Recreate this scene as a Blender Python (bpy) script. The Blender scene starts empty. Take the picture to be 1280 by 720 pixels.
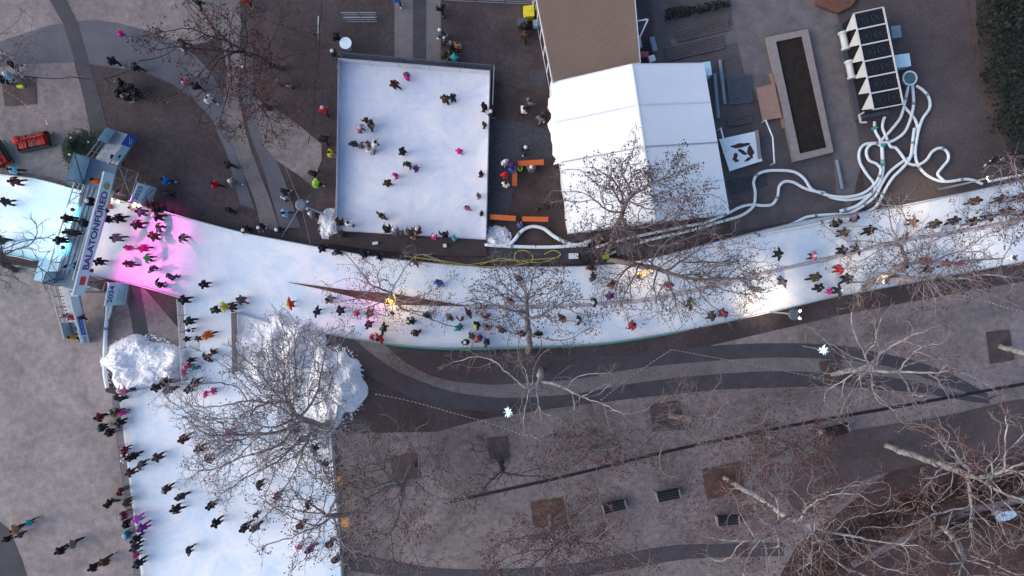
import bpy, bmesh, math, random
import numpy as np
from mathutils import Vector, Matrix
R = math.radians
random.seed(7)
scene = bpy.context.scene
COL = scene.collection
CAMH, F = 55.0, 880.0

# ------------------------------------------------------------------ helpers
def P(px, py, z=0.0):
    """photograph pixel (1280x720) of something z metres up -> world point (nadir camera 55 m up)"""
    k = (CAMH - z) / F
    return Vector(((px - 640) * k, (360 - py) * k, z))

def catmull(pts, n=6):
    pts = [Vector(p) for p in pts]
    out = []
    for i in range(len(pts) - 1):
        p0 = pts[max(i - 1, 0)]; p1 = pts[i]; p2 = pts[i + 1]; p3 = pts[min(i + 2, len(pts) - 1)]
        for k in range(n):
            t = k / n
            out.append(0.5 * ((2 * p1) + (-p0 + p2) * t + (2 * p0 - 5 * p1 + 4 * p2 - p3) * t * t + (-p0 + 3 * p1 - 3 * p2 + p3) * t ** 3))
    out.append(pts[-1])
    return out

def resample(pts, n):
    d = [0]
    for a, b in zip(pts, pts[1:]): d.append(d[-1] + (b - a).length)
    out = []; j = 0
    for i in range(n):
        s = d[-1] * i / (n - 1)
        while j < len(d) - 2 and d[j + 1] < s: j += 1
        seg = d[j + 1] - d[j]
        out.append(pts[j].lerp(pts[j + 1], (s - d[j]) / seg if seg else 0))
    return out

def tag(o, label=None, cat=None, group=None, kind=None):
    if label: o['label'] = label
    if cat: o['category'] = cat
    if group: o['group'] = group
    if kind: o['kind'] = kind
    return o

class MB:
    """collects shapes and links them as one mesh object"""
    def __init__(s): s.v = []; s.f = []
    def add(s, vs, fs):
        b = len(s.v); s.v += [tuple(v) for v in vs]; s.f += [tuple(b + i for i in f) for f in fs]
        return s
    def box(s, c, size, rz=0.0, m=None):
        hx, hy, hz = size[0] / 2, size[1] / 2, size[2] / 2
        cr, sr = math.cos(rz), math.sin(rz)
        vs = []
        for x, y, z in ((-1,-1,-1),(1,-1,-1),(1,1,-1),(-1,1,-1),(-1,-1,1),(1,-1,1),(1,1,1),(-1,1,1)):
            X, Y, Z = x * hx, y * hy, z * hz
            vs.append(Vector((c[0] + X * cr - Y * sr, c[1] + X * sr + Y * cr, c[2] + Z)))
        if m: vs = [m @ v for v in vs]
        return s.add(vs, [(0,3,2,1),(4,5,6,7),(0,1,5,4),(1,2,6,5),(2,3,7,6),(3,0,4,7)])
    def bar(s, a, b, w, h=None):
        a = Vector(a); b = Vector(b); h = h or w
        d = (b - a).normalized()
        up = Vector((0, 0, 1)) if abs(d.z) < .95 else Vector((1, 0, 0))
        sx = d.cross(up).normalized() * w / 2; sy = sx.cross(d).normalized() * h / 2
        vs = [a - sx - sy, a + sx - sy, a + sx + sy, a - sx + sy, b - sx - sy, b + sx - sy, b + sx + sy, b - sx + sy]
        return s.add(vs, [(0,3,2,1),(4,5,6,7),(0,1,5,4),(1,2,6,5),(2,3,7,6),(3,0,4,7)])
    def tube(s, pts, r, n=6, caps=True):
        pts = [Vector(p) for p in pts]
        rs = r if isinstance(r, (list, tuple)) else [r] * len(pts)
        ref = Vector((0, 0, 1)); vs = []; fs = []
        for i, p in enumerate(pts):
            d = (pts[min(i + 1, len(pts) - 1)] - pts[max(i - 1, 0)])
            d = d.normalized() if d.length > 1e-6 else Vector((0, 0, 1))
            rr = ref if abs(d.dot(ref)) < .95 else Vector((1, 0, 0))
            a = d.cross(rr).normalized(); b = a.cross(d)
            for k in range(n):
                t = 2 * math.pi * k / n
                vs.append(p + (a * math.cos(t) + b * math.sin(t)) * rs[i])
        for i in range(len(pts) - 1):
            for k in range(n):
                fs.append((i*n+k, i*n+(k+1)%n, (i+1)*n+(k+1)%n, (i+1)*n+k))
        if caps:
            fs.append(tuple(reversed(range(n)))); fs.append(tuple((len(pts)-1)*n + k for k in range(n)))
        return s.add(vs, fs)
    def cyl(s, c, r, h, n=16, r2=None):
        c = Vector(c); r2 = r if r2 is None else r2
        return s.tube([c, c + Vector((0, 0, h))], [r, max(r2, .001)], n)
    def ball(s, c, r, n=8, m=6, sz=1.0, lo=-math.pi/2):
        vs = []; fs = []; c = Vector(c)
        for i in range(m + 1):
            a = lo + (math.pi/2 - lo) * i / m
            for k in range(n):
                t = 2 * math.pi * k / n
                vs.append(c + Vector((r*math.cos(a)*math.cos(t), r*math.cos(a)*math.sin(t), r*sz*math.sin(a))))
        for i in range(m):
            for k in range(n): fs.append((i*n+k, i*n+(k+1)%n, (i+1)*n+(k+1)%n, (i+1)*n+k))
        return s.add(vs, fs)
    def prism(s, pts, z0, z1):
        n = len(pts); vs = [(p[0], p[1], z0) for p in pts] + [(p[0], p[1], z1) for p in pts]
        ar = sum(pts[i][0]*pts[(i+1)%n][1] - pts[(i+1)%n][0]*pts[i][1] for i in range(n))
        idx = list(range(n)) if ar > 0 else list(reversed(range(n)))
        fs = [tuple(reversed(idx)), tuple(n + i for i in idx)]
        for a in range(n):
            i, j = idx[a], idx[(a+1) % n]; fs.append((i, j, n + j, n + i))
        return s.add(vs, fs)
    def quad(s, a, b, c, d): return s.add([a, b, c, d], [(0, 1, 2, 3)])
    def mesh(s, name):
        me = bpy.data.meshes.new(name); me.from_pydata(s.v, [], s.f); me.update(); return me
    def build(s, name, material, parent=None, smooth=False, origin=None):
        if origin is not None:
            o0 = Vector(origin); s.v = [tuple(Vector(v) - o0) for v in s.v]
        me = s.mesh(name)
        me.materials.append(material)
        if smooth: me.polygons.foreach_set('use_smooth', [True] * len(me.polygons))
        o = bpy.data.objects.new(name, me); COL.objects.link(o)
        if origin is not None: o.location = origin
        if parent:
            o.parent = parent
            if origin is None: o.location = (0, 0, 0)
        return o

def thing(name, label, cat, loc=(0, 0, 0), group=None):
    """Empty at the thing's base; parts are given in WORLD coordinates via part()"""
    o = bpy.data.objects.new(name, None); COL.objects.link(o)
    o.empty_display_size = .3
    o.location = loc
    return tag(o, label, cat, group)

def part(mb, name, material, root, smooth=False):
    """link world-space geometry as a child of root (whose chain has only translations)"""
    off = Vector((0, 0, 0)); r = root
    while r is not None: off += Vector(r.location); r = r.parent
    mb.v = [tuple(Vector(v) - off) for v in mb.v]
    return mb.build(name, material, root, smooth)

# ------------------------------------------------------------------ materials
_m = {}
def mat(name, col, rough=.8, var=.25, scale=3.0, col2=None, bump=0.0, metal=0.0, spec=.3, scale2=None, emis=None, estr=0, fac2=.5, trans=0, brick=None, distort=0, scratch=0):
    if name in _m: return _m[name]
    m = bpy.data.materials.new(name); m.use_nodes = True; _m[name] = m
    nt = m.node_tree; N = nt.nodes; L = nt.links
    b = N['Principled BSDF']
    b.inputs['Roughness'].default_value = rough; b.inputs['Metallic'].default_value = metal
    b.inputs['Specular IOR Level'].default_value = spec
    tc = N.new('ShaderNodeTexCoord')
    n1 = N.new('ShaderNodeTexNoise'); n1.inputs['Scale'].default_value = scale; n1.inputs['Detail'].default_value = 6; n1.inputs['Roughness'].default_value = .65
    n1.inputs['Distortion'].default_value = distort
    L.new(tc.outputs['Object'], n1.inputs['Vector'])
    r1 = N.new('ShaderNodeValToRGB'); r1.color_ramp.elements[0].position = .32; r1.color_ramp.elements[1].position = .68
    c = col; d = col2 or tuple(x * (1 - var) for x in c)
    r1.color_ramp.elements[0].color = (*d, 1); r1.color_ramp.elements[1].color = (*[min(x * (1 + var * .4), 1) for x in c], 1)
    L.new(n1.outputs['Fac'], r1.inputs['Fac'])
    out = r1.outputs['Color']
    if scale2:
        n2 = N.new('ShaderNodeTexNoise'); n2.inputs['Scale'].default_value = scale2; n2.inputs['Detail'].default_value = 10; n2.inputs['Roughness'].default_value = .72
        L.new(tc.outputs['Object'], n2.inputs['Vector'])
        mx = N.new('ShaderNodeMix'); mx.data_type = 'RGBA'; mx.blend_type = 'OVERLAY'; mx.inputs[0].default_value = fac2
        L.new(out, mx.inputs[6]); L.new(n2.outputs['Fac'], mx.inputs[7]); out = mx.outputs[2]
    if brick:
        bt = N.new('ShaderNodeTexBrick'); bt.inputs['Scale'].default_value = brick
        bt.inputs['Color1'].default_value = (1, 1, 1, 1); bt.inputs['Color2'].default_value = (.78, .78, .8, 1); bt.inputs['Mortar'].default_value = (.45, .44, .46, 1)
        bt.inputs['Mortar Size'].default_value = .02
        L.new(tc.outputs['Object'], bt.inputs['Vector'])
        mx = N.new('ShaderNodeMix'); mx.data_type = 'RGBA'; mx.blend_type = 'MULTIPLY'; mx.inputs[0].default_value = .8
        L.new(out, mx.inputs[6]); L.new(bt.outputs['Color'], mx.inputs[7]); out = mx.outputs[2]
    if scratch:
        for q_, (sc_, ds_) in enumerate(((.55, 2.5), (1.3, 1.5))):
            n3 = N.new('ShaderNodeTexNoise'); n3.inputs['Scale'].default_value = sc_; n3.inputs['Detail'].default_value = 1.5; n3.inputs['Distortion'].default_value = ds_
            mp = N.new('ShaderNodeMapping'); mp.inputs['Rotation'].default_value = (0, 0, .4+q_); mp.inputs['Location'].default_value = (q_*7, 3, 0)
            L.new(tc.outputs['Object'], mp.inputs['Vector']); L.new(mp.outputs['Vector'], n3.inputs['Vector'])
            ml = N.new('ShaderNodeMath'); ml.operation = 'MULTIPLY'; ml.inputs[1].default_value = 9; L.new(n3.outputs['Fac'], ml.inputs[0])
            fr_ = N.new('ShaderNodeMath'); fr_.operation = 'FRACT'; L.new(ml.outputs[0], fr_.inputs[0])
            lt = N.new('ShaderNodeMath'); lt.operation = 'LESS_THAN'; lt.inputs[1].default_value = .055; L.new(fr_.outputs[0], lt.inputs[0])
            m2 = N.new('ShaderNodeMath'); m2.operation = 'MULTIPLY'; m2.inputs[1].default_value = scratch; L.new(lt.outputs[0], m2.inputs[0])
            mx = N.new('ShaderNodeMix'); mx.data_type = 'RGBA'; L.new(m2.outputs[0], mx.inputs[0]); L.new(out, mx.inputs[6]); mx.inputs[7].default_value = (.40, .48, .60, 1); out = mx.outputs[2]
    L.new(out, b.inputs['Base Color'])
    if bump:
        bp = N.new('ShaderNodeBump'); bp.inputs['Strength'].default_value = bump; bp.inputs['Distance'].default_value = .05
        L.new(n1.outputs['Fac'], bp.inputs['Height']); L.new(bp.outputs['Normal'], b.inputs['Normal'])
    if emis:
        b.inputs['Emission Color'].default_value = (*emis, 1); b.inputs['Emission Strength'].default_value = estr
    if trans: b.inputs['Transmission Weight'].default_value = trans
    return m

def srgb(r, g, b):
    f = lambda c: (c / 255 / 12.92) if c <= 10 else ((c / 255 + .055) / 1.055) ** 2.4
    return (f(r), f(g), f(b))

K = 1.0
M_base   = mat('compacted_gravel', (.066, .052, .056), .9, .5, .22, scale2=3, fac2=.85, bump=.3)
M_sand   = mat('pale_paving', (.205, .176, .180), .85, .36, .22, scale2=2, fac2=.85, bump=.2)
M_plaza  = mat('beige_plaza', (.262, .229, .228), .85, .34, .16, scale2=1.6, fac2=.8, distort=1.2)
M_slate  = mat('slate_paving', (.098, .100, .122), .8, .2, .6, scale2=8, fac2=.35)
M_dark   = mat('dark_paving', (.056, .055, .067), .8, .25, .8, scale2=9, fac2=.35)
M_brick  = mat('brick_paving', (.185, .168, .172), .85, .2, 1.0, brick=3.0, scale2=7, fac2=.3)
M_park   = mat('park_paving', (.192, .165, .166), .85, .45, .16, scale2=2.2, fac2=.9, distort=.8)
M_soil   = mat('brown_soil', (.058, .043, .044), .95, .45, .8, scale2=14, fac2=.6, bump=.5)
M_pit    = mat('pit_soil', (.080, .062, .064), .95, .4, 1.2, scale2=14, fac2=.6, bump=.5)
M_soilred= mat('leafy_soil', (.105, .062, .052), .95, .5, 1.2, scale2=9, fac2=.8, bump=.5)
M_yard   = mat('yard_slabs', (.088, .080, .086), .85, .3, .7, scale2=7, fac2=.7)
M_yardlt = mat('yard_pale', (.140, .128, .135), .9, .3, .9, scale2=9, fac2=.5)
M_road   = mat('service_road', (.082, .068, .072), .9, .35, .25, scale2=5, fac2=.7)
M_ice    = mat('skated_ice', (.80, .81, .84), .38, .06, .18, col2=(.50, .66, .80), scale2=2.6, fac2=.35, spec=.5, distort=2.0, scratch=.28)
M_icer   = mat('rink_ice', (.73, .73, .765), .35, .06, .3, col2=(.54, .61, .74), scale2=2.2, fac2=.3, spec=.5, distort=1.5, scratch=.22)
M_iceb   = mat('blue_ice', (.70, .80, .84), .3, .08, .3, col2=(.55, .72, .80), scale2=2.5, fac2=.18, spec=.5, distort=1.5)
M_snow   = mat('heaped_snow', (.86, .87, .89), .9, .25, 7.0, col2=(.55, .58, .64), bump=.8, scale2=18, fac2=.35)
M_white  = mat('white_board', (.62, .64, .68), .5, .15, 2.0)
M_pvc    = mat('white_pvc', (.72, .75, .79), .45, .04, .8)
M_hose   = mat('white_hose', (.66, .72, .76), .5, .12, 4.0)
M_steel  = mat('galvanised_steel', (.33, .36, .40), .4, .2, 6.0, metal=.6)
M_dsteel = mat('dark_steel', (.10, .11, .14), .5, .2, 6.0, metal=.4)
M_deckp  = mat('blue_grey_panel', (.17, .23, .30), .5, .2, 5.0)
M_tarp   = mat('pale_blue_tarp', (.36, .52, .62), .6, .15, 1.5)
M_sign   = mat('pale_sign', (.42, .64, .72), .5, .08, 1.0)
M_ink    = mat('navy_ink', (.02, .05, .17), .6, .1, 3.0)
M_blue   = mat('blue_print', (.03, .10, .42), .5, .15, 3.0)
M_red    = mat('red_print', (.45, .05, .03), .6, .15, 3.0)
M_black  = mat('black_plastic', (.012, .012, .016), .5, .2, 5.0)
M_rubber = mat('rubber_mat', (.026, .028, .038), .85, .5, 4.0, col2=(.06, .062, .075), scale2=15)
M_wood   = mat('stained_deck', (.048, .038, .040), .8, .3, 1.5, scale2=10)
M_roof   = mat('brown_metal_roof', (.28, .205, .160), .45, .08, .5, metal=.1)
M_orange = mat('orange_bench', (.52, .12, .03), .6, .12, 3.0)
M_ply    = mat('plywood', (.30, .19, .15), .8, .15, 1.5)
M_stone  = mat('planter_stone', (.24, .21, .215), .85, .2, 2.0, scale2=10)
M_earth  = mat('planter_earth', (.020, .016, .014), .95, .5, 2.0, scale2=12)
M_hedge  = mat('hedge_leaf', (.013, .022, .016), .8, .4, 4.0)
M_hedgeb = mat('winter_hedge', (.045, .030, .022), .9, .5, 3.0)
M_fir    = mat('fir_needles', (.018, .042, .028), .8, .4, 3.0)
M_barkd  = mat('dark_bark', (.050, .042, .050), .9, .3, 4.0)
M_barkm  = mat('grey_bark', (.20, .175, .175), .9, .35, 3.0)
M_barkp  = mat('pale_bark', (.42, .395, .40), .85, .5, 2.2, col2=(.11, .09, .085))
M_leaf   = mat('dry_leaf', (.130, .056, .050), .9, .4, 6.0)
M_seed   = mat('seed_ball', (.085, .040, .050), .9, .4, 6.0)
M_yellow = mat('yellow_cable', (.45, .42, .04), .6, .1, 3.0)
M_green  = mat('green_net', (.05, .30, .24), .6, .2, 3.0)
M_teal   = mat('teal_valve', (.05, .33, .30), .5, .1, 3.0)
M_lampw  = mat('warm_bulb', (1, .8, .5), .4, .05, 3.0, emis=(1, .72, .40), estr=6)
M_amber  = mat('amber_led', (1, .55, .15), .4, .05, 3.0, emis=(1, .50, .12), estr=.8)
M_amberd = mat('dim_amber_led', (.5, .25, .08), .4, .05, 3.0, emis=(1, .42, .10), estr=.08)
M_cool   = mat('cool_led', (.8, 1, 1), .4, .05, 3.0, emis=(.55, .95, 1), estr=1.3)
M_pinkl  = mat('pink_lens', (1, .2, .6), .4, .05, 3.0, emis=(1, .15, .55), estr=5)
M_cyanl  = mat('cyan_lens', (.4, .9, 1), .4, .05, 3.0, emis=(.3, .85, 1), estr=5)
M_glass  = mat('dark_window', (.03, .035, .05), .15, .1, 2.0, spec=.5)
M_wire   = mat('wire', (.16, .13, .14), .6, .1, 3.0)
M_dwire  = mat('dark_cable', (.02, .02, .025), .6, .1, 3.0)
M_bulb   = mat('small_bulb', (.7, .6, .6), .4, .05, 3.0, emis=(1, .8, .75), estr=.35)
M_hub    = mat('fan_grey', (.020, .022, .028), .5, .2, 4.0)

# ------------------------------------------------------------------ setting: ground and paving
_lvl = [1]
def sheet(name, pts, material, smooth=0, z=None, close=False):
    ps = [Vector((p[0], p[1], 0)) for p in pts]
    if smooth: ps = catmull(ps + ([ps[0]] if close else []), smooth)
    if z is None: z = .004 * _lvl[0]; _lvl[0] += 1
    w = [P(p.x, p.y, z) for p in ps]
    a = sum(w[i].x*w[(i+1)%len(w)].y - w[(i+1)%len(w)].x*w[i].y for i in range(len(w)))
    if a < 0: w.reverse()
    mb = MB(); mb.add(w, [tuple(range(len(w)))])
    return tag(mb.build(name, material), kind='structure')

def ribbon(name, e0, e1, material, n=70, kind='structure'):
    z = .004 * _lvl[0]; _lvl[0] += 1
    a = resample(catmull([Vector((*p, 0)) for p in e0]), n); b = resample(catmull([Vector((*p, 0)) for p in e1]), n)
    mb = MB(); mb.add([P(p.x, p.y, z) for p in a] + [P(p.x, p.y, z) for p in b],
                      [(i, n + i, n + i + 1, i + 1) for i in range(n - 1)])
    return tag(mb.build(name, material), kind=kind)

g = MB(); g.add([(-900, -900, 0), (900, -900, 0), (900, 900, 0), (-900, 900, 0)], [(0, 1, 2, 3)])
tag(g.build('ground', M_base), kind='structure')

# top left
sheet('paving', [(-200,-200),(62,-200),(62,0),(82,0),(82,-200),(290,-200),(285,0),(278,30),(262,52),(235,58),(220,52),(190,40),(150,29),(120,25),(100,26),(60,32),(20,45),(0,52),(-200,110)], M_sand)
sheet('paving', [(-200,130),(-60,90),(0,84),(35,80),(93,78),(104,120),(114,170),(100,185),(92,240),(0,222),(-200,200)], M_sand)
sheet('path', [(-200,112),(-60,70),(0,52),(20,45),(60,32),(100,26),(120,25),(150,29),(190,40),(220,52),(245,70),(264,92),(280,120),(290,170),(305,220),(318,262),(300,255),(283,190),(262,145),(240,122),(215,105),(180,90),(118,81),(93,78),(35,80),(0,84),(-60,92),(-200,134)], M_slate)
sheet('path', [(62,-60),(82,-60),(83,0),(98,30),(112,80),(124,120),(138,172),(138,215),(118,215),(114,170),(104,120),(95,80),(79,30),(62,0)], M_dark)
ribbon('path', [(284,85),(280,120),(284,150),(292,180),(304,215),(318,250),(326,285)], [(302,85),(298,110),(302,140),(310,175),(322,210),(336,245),(350,288)], M_brick, 40)
ribbon('path', [(268,-60),(270,0),(276,45),(284,84)], [(300,-60),(300,0),(302,45),(302,84)], M_brick, 16)
ribbon('path', [(303,60),(302,110),(312,165),(330,215),(350,285)], [(316,60),(318,110),(328,160),(350,210),(376,285)], M_slate, 30)
sheet('paving', [(319,125),(345,136),(372,155),(402,180),(402,200),(390,232),(372,218),(345,200),(328,180)], M_park)
_lvl[0] = 1
# top centre walk up to the square rink
sheet('path', [(493,-60),(516,-60),(516,75),(493,72)], M_brick)
sheet('path', [(516,-60),(533,-60),(533,76),(516,75)], M_dark)
sheet('path', [(533,-60),(551,-60),(551,78),(533,76)], M_brick)
_lvl[0] = 1
# the yard on the right of the tent
sheet('yard', [(808,-80),(1040,-80),(1062,200),(1075,262),(1000,275),(915,290),(880,80),(820,80)], M_yard)
sheet('yard', [(915,-60),(1035,-60),(1048,25),(1062,110),(1078,200),(1062,262),(1045,240),(1042,190),(1010,35),(958,45),(975,120),(945,125),(930,90),(915,20)], M_yardlt)
sheet('yard', [(838,50),(922,30),(925,52),(845,70)], M_yardlt)
sheet('yard', [(908,226),(958,215),(960,232),(912,244)], M_rubber)
sheet('service_road', [(1062,-80),(1215,-80),(1222,40),(1235,120),(1262,190),(1300,215),(1300,228),(1180,246),(1100,262),(1082,262),(1078,200),(1062,110),(1048,25),(1040,-60)], M_road)
ribbon('kerb', [(1207,-60),(1210,20),(1222,80),(1236,140),(1258,190)], [(1210,-60),(1213,20),(1225,80),(1239,140),(1261,190)], M_soilred, 20)
sheet('paving', [(612,100),(690,120),(712,292),(730,330),(608,330)], M_soil)
sheet('rubber_matting', [(612,150),(640,150),(642,200),(640,250),(632,272),(609,270),(611,200)], M_rubber)
sheet('rubber_matting', [(640,150),(696,165),(700,190),(680,200),(641,205)], M_rubber)
sheet('manhole_cover_pad', [(661,87),(681,86),(683,107),(662,108)], M_dark)
_lvl[0] = 1
# left plaza
sheet('plaza', [(-300,330),(0,328),(60,338),(120,360),(155,372),(152,430),(128,440),(132,490),(150,495),(178,722),(190,900),(-300,900)], M_plaza)
sheet('path', [(-120,560),(0,652),(12,662),(28,700),(40,740),(-120,900)], M_dark)
sheet('paving', [(150,352),(178,358),(236,425),(238,470),(130,470),(130,380)], M_park)
sheet('path', [(154,354),(175,358),(182,395),(190,440),(170,440),(164,400)], M_dark)
_lvl[0] = 1
# park south of the track
sheet('park', [(415,543),(470,541),(545,540),(600,525),(680,512),(800,497),(900,487),(1040,482),(1150,491),(1225,504),(1290,478),(1500,430),(1700,900),(420,900)], M_park)
sheet('park', [(880,434),(960,415),(1060,392),(1200,366),(1290,350),(1500,320),(1500,420),(1225,500),(1190,470),(1150,454),(1100,442),(1040,432),(960,430)], M_park)
U0 = [(498,435),(560,440),(640,441),(720,444),(800,443),(880,433),(960,429),(1040,431),(1100,441),(1150,453),(1190,468),(1235,492)]
U1 = [(478,428),(510,455),(550,473),(600,480),(640,480),(720,474),(800,460),(880,452),(960,447),(1040,449),(1100,456),(1150,470),(1190,485),(1235,498)]
L0 = [(443,424),(475,450),(510,470),(560,488),(600,495),(640,497),(720,492),(800,478),(880,469),(960,464),(1040,466),(1100,470),(1150,478),(1190,490),(1235,499)]
L1 = [(405,420),(440,455),(490,485),(540,506),(600,514),(640,511),(720,506),(800,496),(880,487),(960,482),(1040,481),(1100,484),(1150,490),(1190,498),(1238,505)]
ribbon('path', U0, U1, M_dark, 90); ribbon('path', U1, L0, M_brick, 90); ribbon('path', L0, L1, M_dark, 90)
ribbon('path', [(440,690),(500,703),(560,711),(640,711),(720,704),(780,692),(840,682),(900,680),(980,678)], [(430,712),(500,722),(560,728),(640,728),(720,722),(780,712),(850,700),(900,697),(980,695)], M_dark, 60)
ribbon('drain_channel', [(562,625),(700,595),(840,561),(1000,528),(1130,505),(1290,476)], [(563,629),(700,599),(840,565),(1000,532),(1130,509),(1290,480)], M_black, 40)
sheet('soil', [(975,720),(1000,680),(1050,640),(1120,585),(1200,560),(1290,540),(1500,520),(1500,900),(975,900)], M_soil, 5)
sheet('soil', [(1050,540),(1180,520),(1290,500),(1290,560),(1180,575),(1080,600),(1010,640),(985,622),(1000,580)], M_road, 5)
for q in ([(1,98),(44,96),(45,130),(6,133)], [(663,628),(703,622),(708,655),(668,660)], [(812,506),(850,500),(855,535),(816,540)],
          [(877,587),(925,577),(931,616),(884,625)], [(1232,415),(1262,412),(1268,450),(1238,455)], [(487,572),(520,565),(526,598),(492,602)],
          [(1024,452),(1052,448),(1056,480),(1030,482)], [(608,548),(634,545),(637,572),(612,575)]):
    sheet('tree_pit', q, M_soilred if q[0][0] in (877, 663) else M_pit, z=.062)

# ------------------------------------------------------------------ ice
TOP = [(-160,196),(0,219),(50,225),(90,235),(130,246),(200,263),(300,290),(360,302),(420,313),(480,323),(560,331),(640,334),(730,333),(800,326),(880,306),(960,286),(1020,273),(1100,262),(1180,246),(1290,223),(1450,190)]
BOT = [(-160,290),(0,316),(50,326),(110,341),(175,356),(230,372),(290,390),(350,405),(420,418),(500,430),(560,434),(640,433),(740,429),(820,418),(900,403),(980,385),(1040,371),(1120,356),(1200,341),(1290,324),(1450,290)]
def slab(name, a, b, z, material, n=120):
    A = resample(catmull([Vector((*p, 0)) for p in a]), n); B = resample(catmull([Vector((*p, 0)) for p in b]), n)
    mb = MB(); k = n
    top = [P(p.x, p.y, 0) for p in A] + [P(p.x, p.y, 0) for p in B]
    vs = [Vector((v.x, v.y, z)) for v in top] + [Vector((v.x, v.y, .002)) for v in top]
    fs = [(i, n+i, n+i+1, i+1) for i in range(n-1)]
    fs += [(i, i+1, 2*n+i+1, 2*n+i) for i in range(n-1)] + [(n+i+1, n+i, 3*n+i, 3*n+i+1) for i in range(n-1)]
    mb.add(vs, fs)
    return tag(mb.build(name, material), kind='structure')
slab('ice_track', TOP, BOT, .16, M_ice)
field = [(229,366),(300,385),(392,410),(398,460),(408,500),(415,530),(420,600),(425,660),(429,722),(434,900),(196,900),(178,722),(164,610),(150,494),(190,484),(236,474),(233,420)]
fm = MB(); fm.prism([P(*p) for p in field], .001, .152); tag(fm.build('ice_field', M_ice), kind='structure')
rm = MB(); rm.prism([P(*p) for p in [(427,78),(613,93),(608,300),(424,289)]], .001, .17); tag(rm.build('ice_rink', M_icer), kind='structure')
# narrow brown island between the lanes
im = MB(); isl = [(361,353),(395,357),(430,362),(490,367),(540,375),(590,383),(540,382),(490,381),(445,372),(400,361)]
im.prism([P(*p) for p in isl], .01, .24); tag(im.build('soil_island', M_soilred), kind='structure')

# ------------------------------------------------------------------ snow heaps
def blob_heap(name, cx, cy, rx, ry, h, label, seed, lumps=60, group=None, lim=None):
    rnd = random.Random(seed)
    from mathutils import noise
    n = 84; mb = MB(); vs = []; fs = []
    c = P(cx, cy); RX, RY = rx / 16, ry / 16
    ph = [rnd.uniform(0, 6.28) for _ in range(6)]
    bumps = [(rnd.uniform(-1, 1), rnd.uniform(-1, 1), rnd.uniform(.08, .2), rnd.uniform(.05, .22)) for _ in range(lumps)]
    for j in range(n + 1):
        for i in range(n + 1):
            u = i / n * 2 - 1; v = j / n * 2 - 1
            # square to disc
            x = u * math.sqrt(1 - v*v/2); y = v * math.sqrt(1 - u*u/2)
            a = math.atan2(y, x); rr = math.hypot(x, y)
            k = 1 + .10 * math.sin(3*a+ph[0]) + .07 * math.sin(5*a+ph[1]) + .05*math.sin(9*a+ph[2])
            z = h * (1 - rr ** 3) ** .8 * (.75 + .25 * math.sin(4*x+ph[3]) * math.cos(3*y+ph[4])) if rr < 1 else 0
            for bx, by, br, bh in bumps:
                d2 = ((x-bx)**2 + (y-by)**2) / (br*br)
                if d2 < 4: z += h * bh * math.exp(-d2) * 1.6 * max(0, 1-rr**4)
            if rr < .98:
                q_ = Vector((x*RX, y*RY, seed*3.7)); e_ = min(1, (1-rr)*5)
                z += e_*(.22*noise.noise(q_*1.2) + .10*abs(noise.noise(q_*3.7)) + .10*noise.noise(q_*9))*min(1, h+.2) + rnd.uniform(0, .05)
            k *= 1 + .05*noise.noise(Vector((math.cos(a)*3, math.sin(a)*3, seed)))
            vs.append((c.x + x*RX*k, c.y + y*RY*k, z + .012))
    for j in range(n):
        for i in range(n): fs.append((j*(n+1)+i, j*(n+1)+i+1, (j+1)*(n+1)+i+1, (j+1)*(n+1)+i))
    mb.add(vs, fs)
    # loose clods round the edge
    for _ in range(lumps * 4):
        a = rnd.uniform(0, 6.28); r = rnd.gauss(.97, .05)
        mb.ball((c.x + RX*r*math.cos(a), c.y + RY*r*math.sin(a), .04), rnd.uniform(.02, .09), 6, 4)
    root = (c.x, c.y, 0)
    return tag(mb.build(name, M_snow, None, True, root), label, 'snow heap', group)
blob_heap('snow_heap', 181, 456, 52, 36, .9, 'big white snow heap beside the 2024 sign on the left plaza', 1, 90)
blob_heap('snow_heap', 348, 436, 55, 46, .75, 'wide lumpy snow heap under the large bare tree left of the soil patch', 2, 90)
blob_heap('snow_heap', 418, 482, 37, 48, .9, 'rounded snow heap on brown soil right of the large bare tree', 3, 80)
blob_heap('snow_heap', 414, 280, 15, 19, .5, 'small snow heap at the lower left corner of the square rink', 4, 40)
blob_heap('snow_heap', 622, 296, 17, 13, .4, 'small snow heap below the orange benches beside the wooden deck', 5, 30)

# ------------------------------------------------------------------ fences
def copy_obj(o, parent=None):
    c = o.copy(); COL.objects.link(c); c.parent = parent; return c

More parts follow.
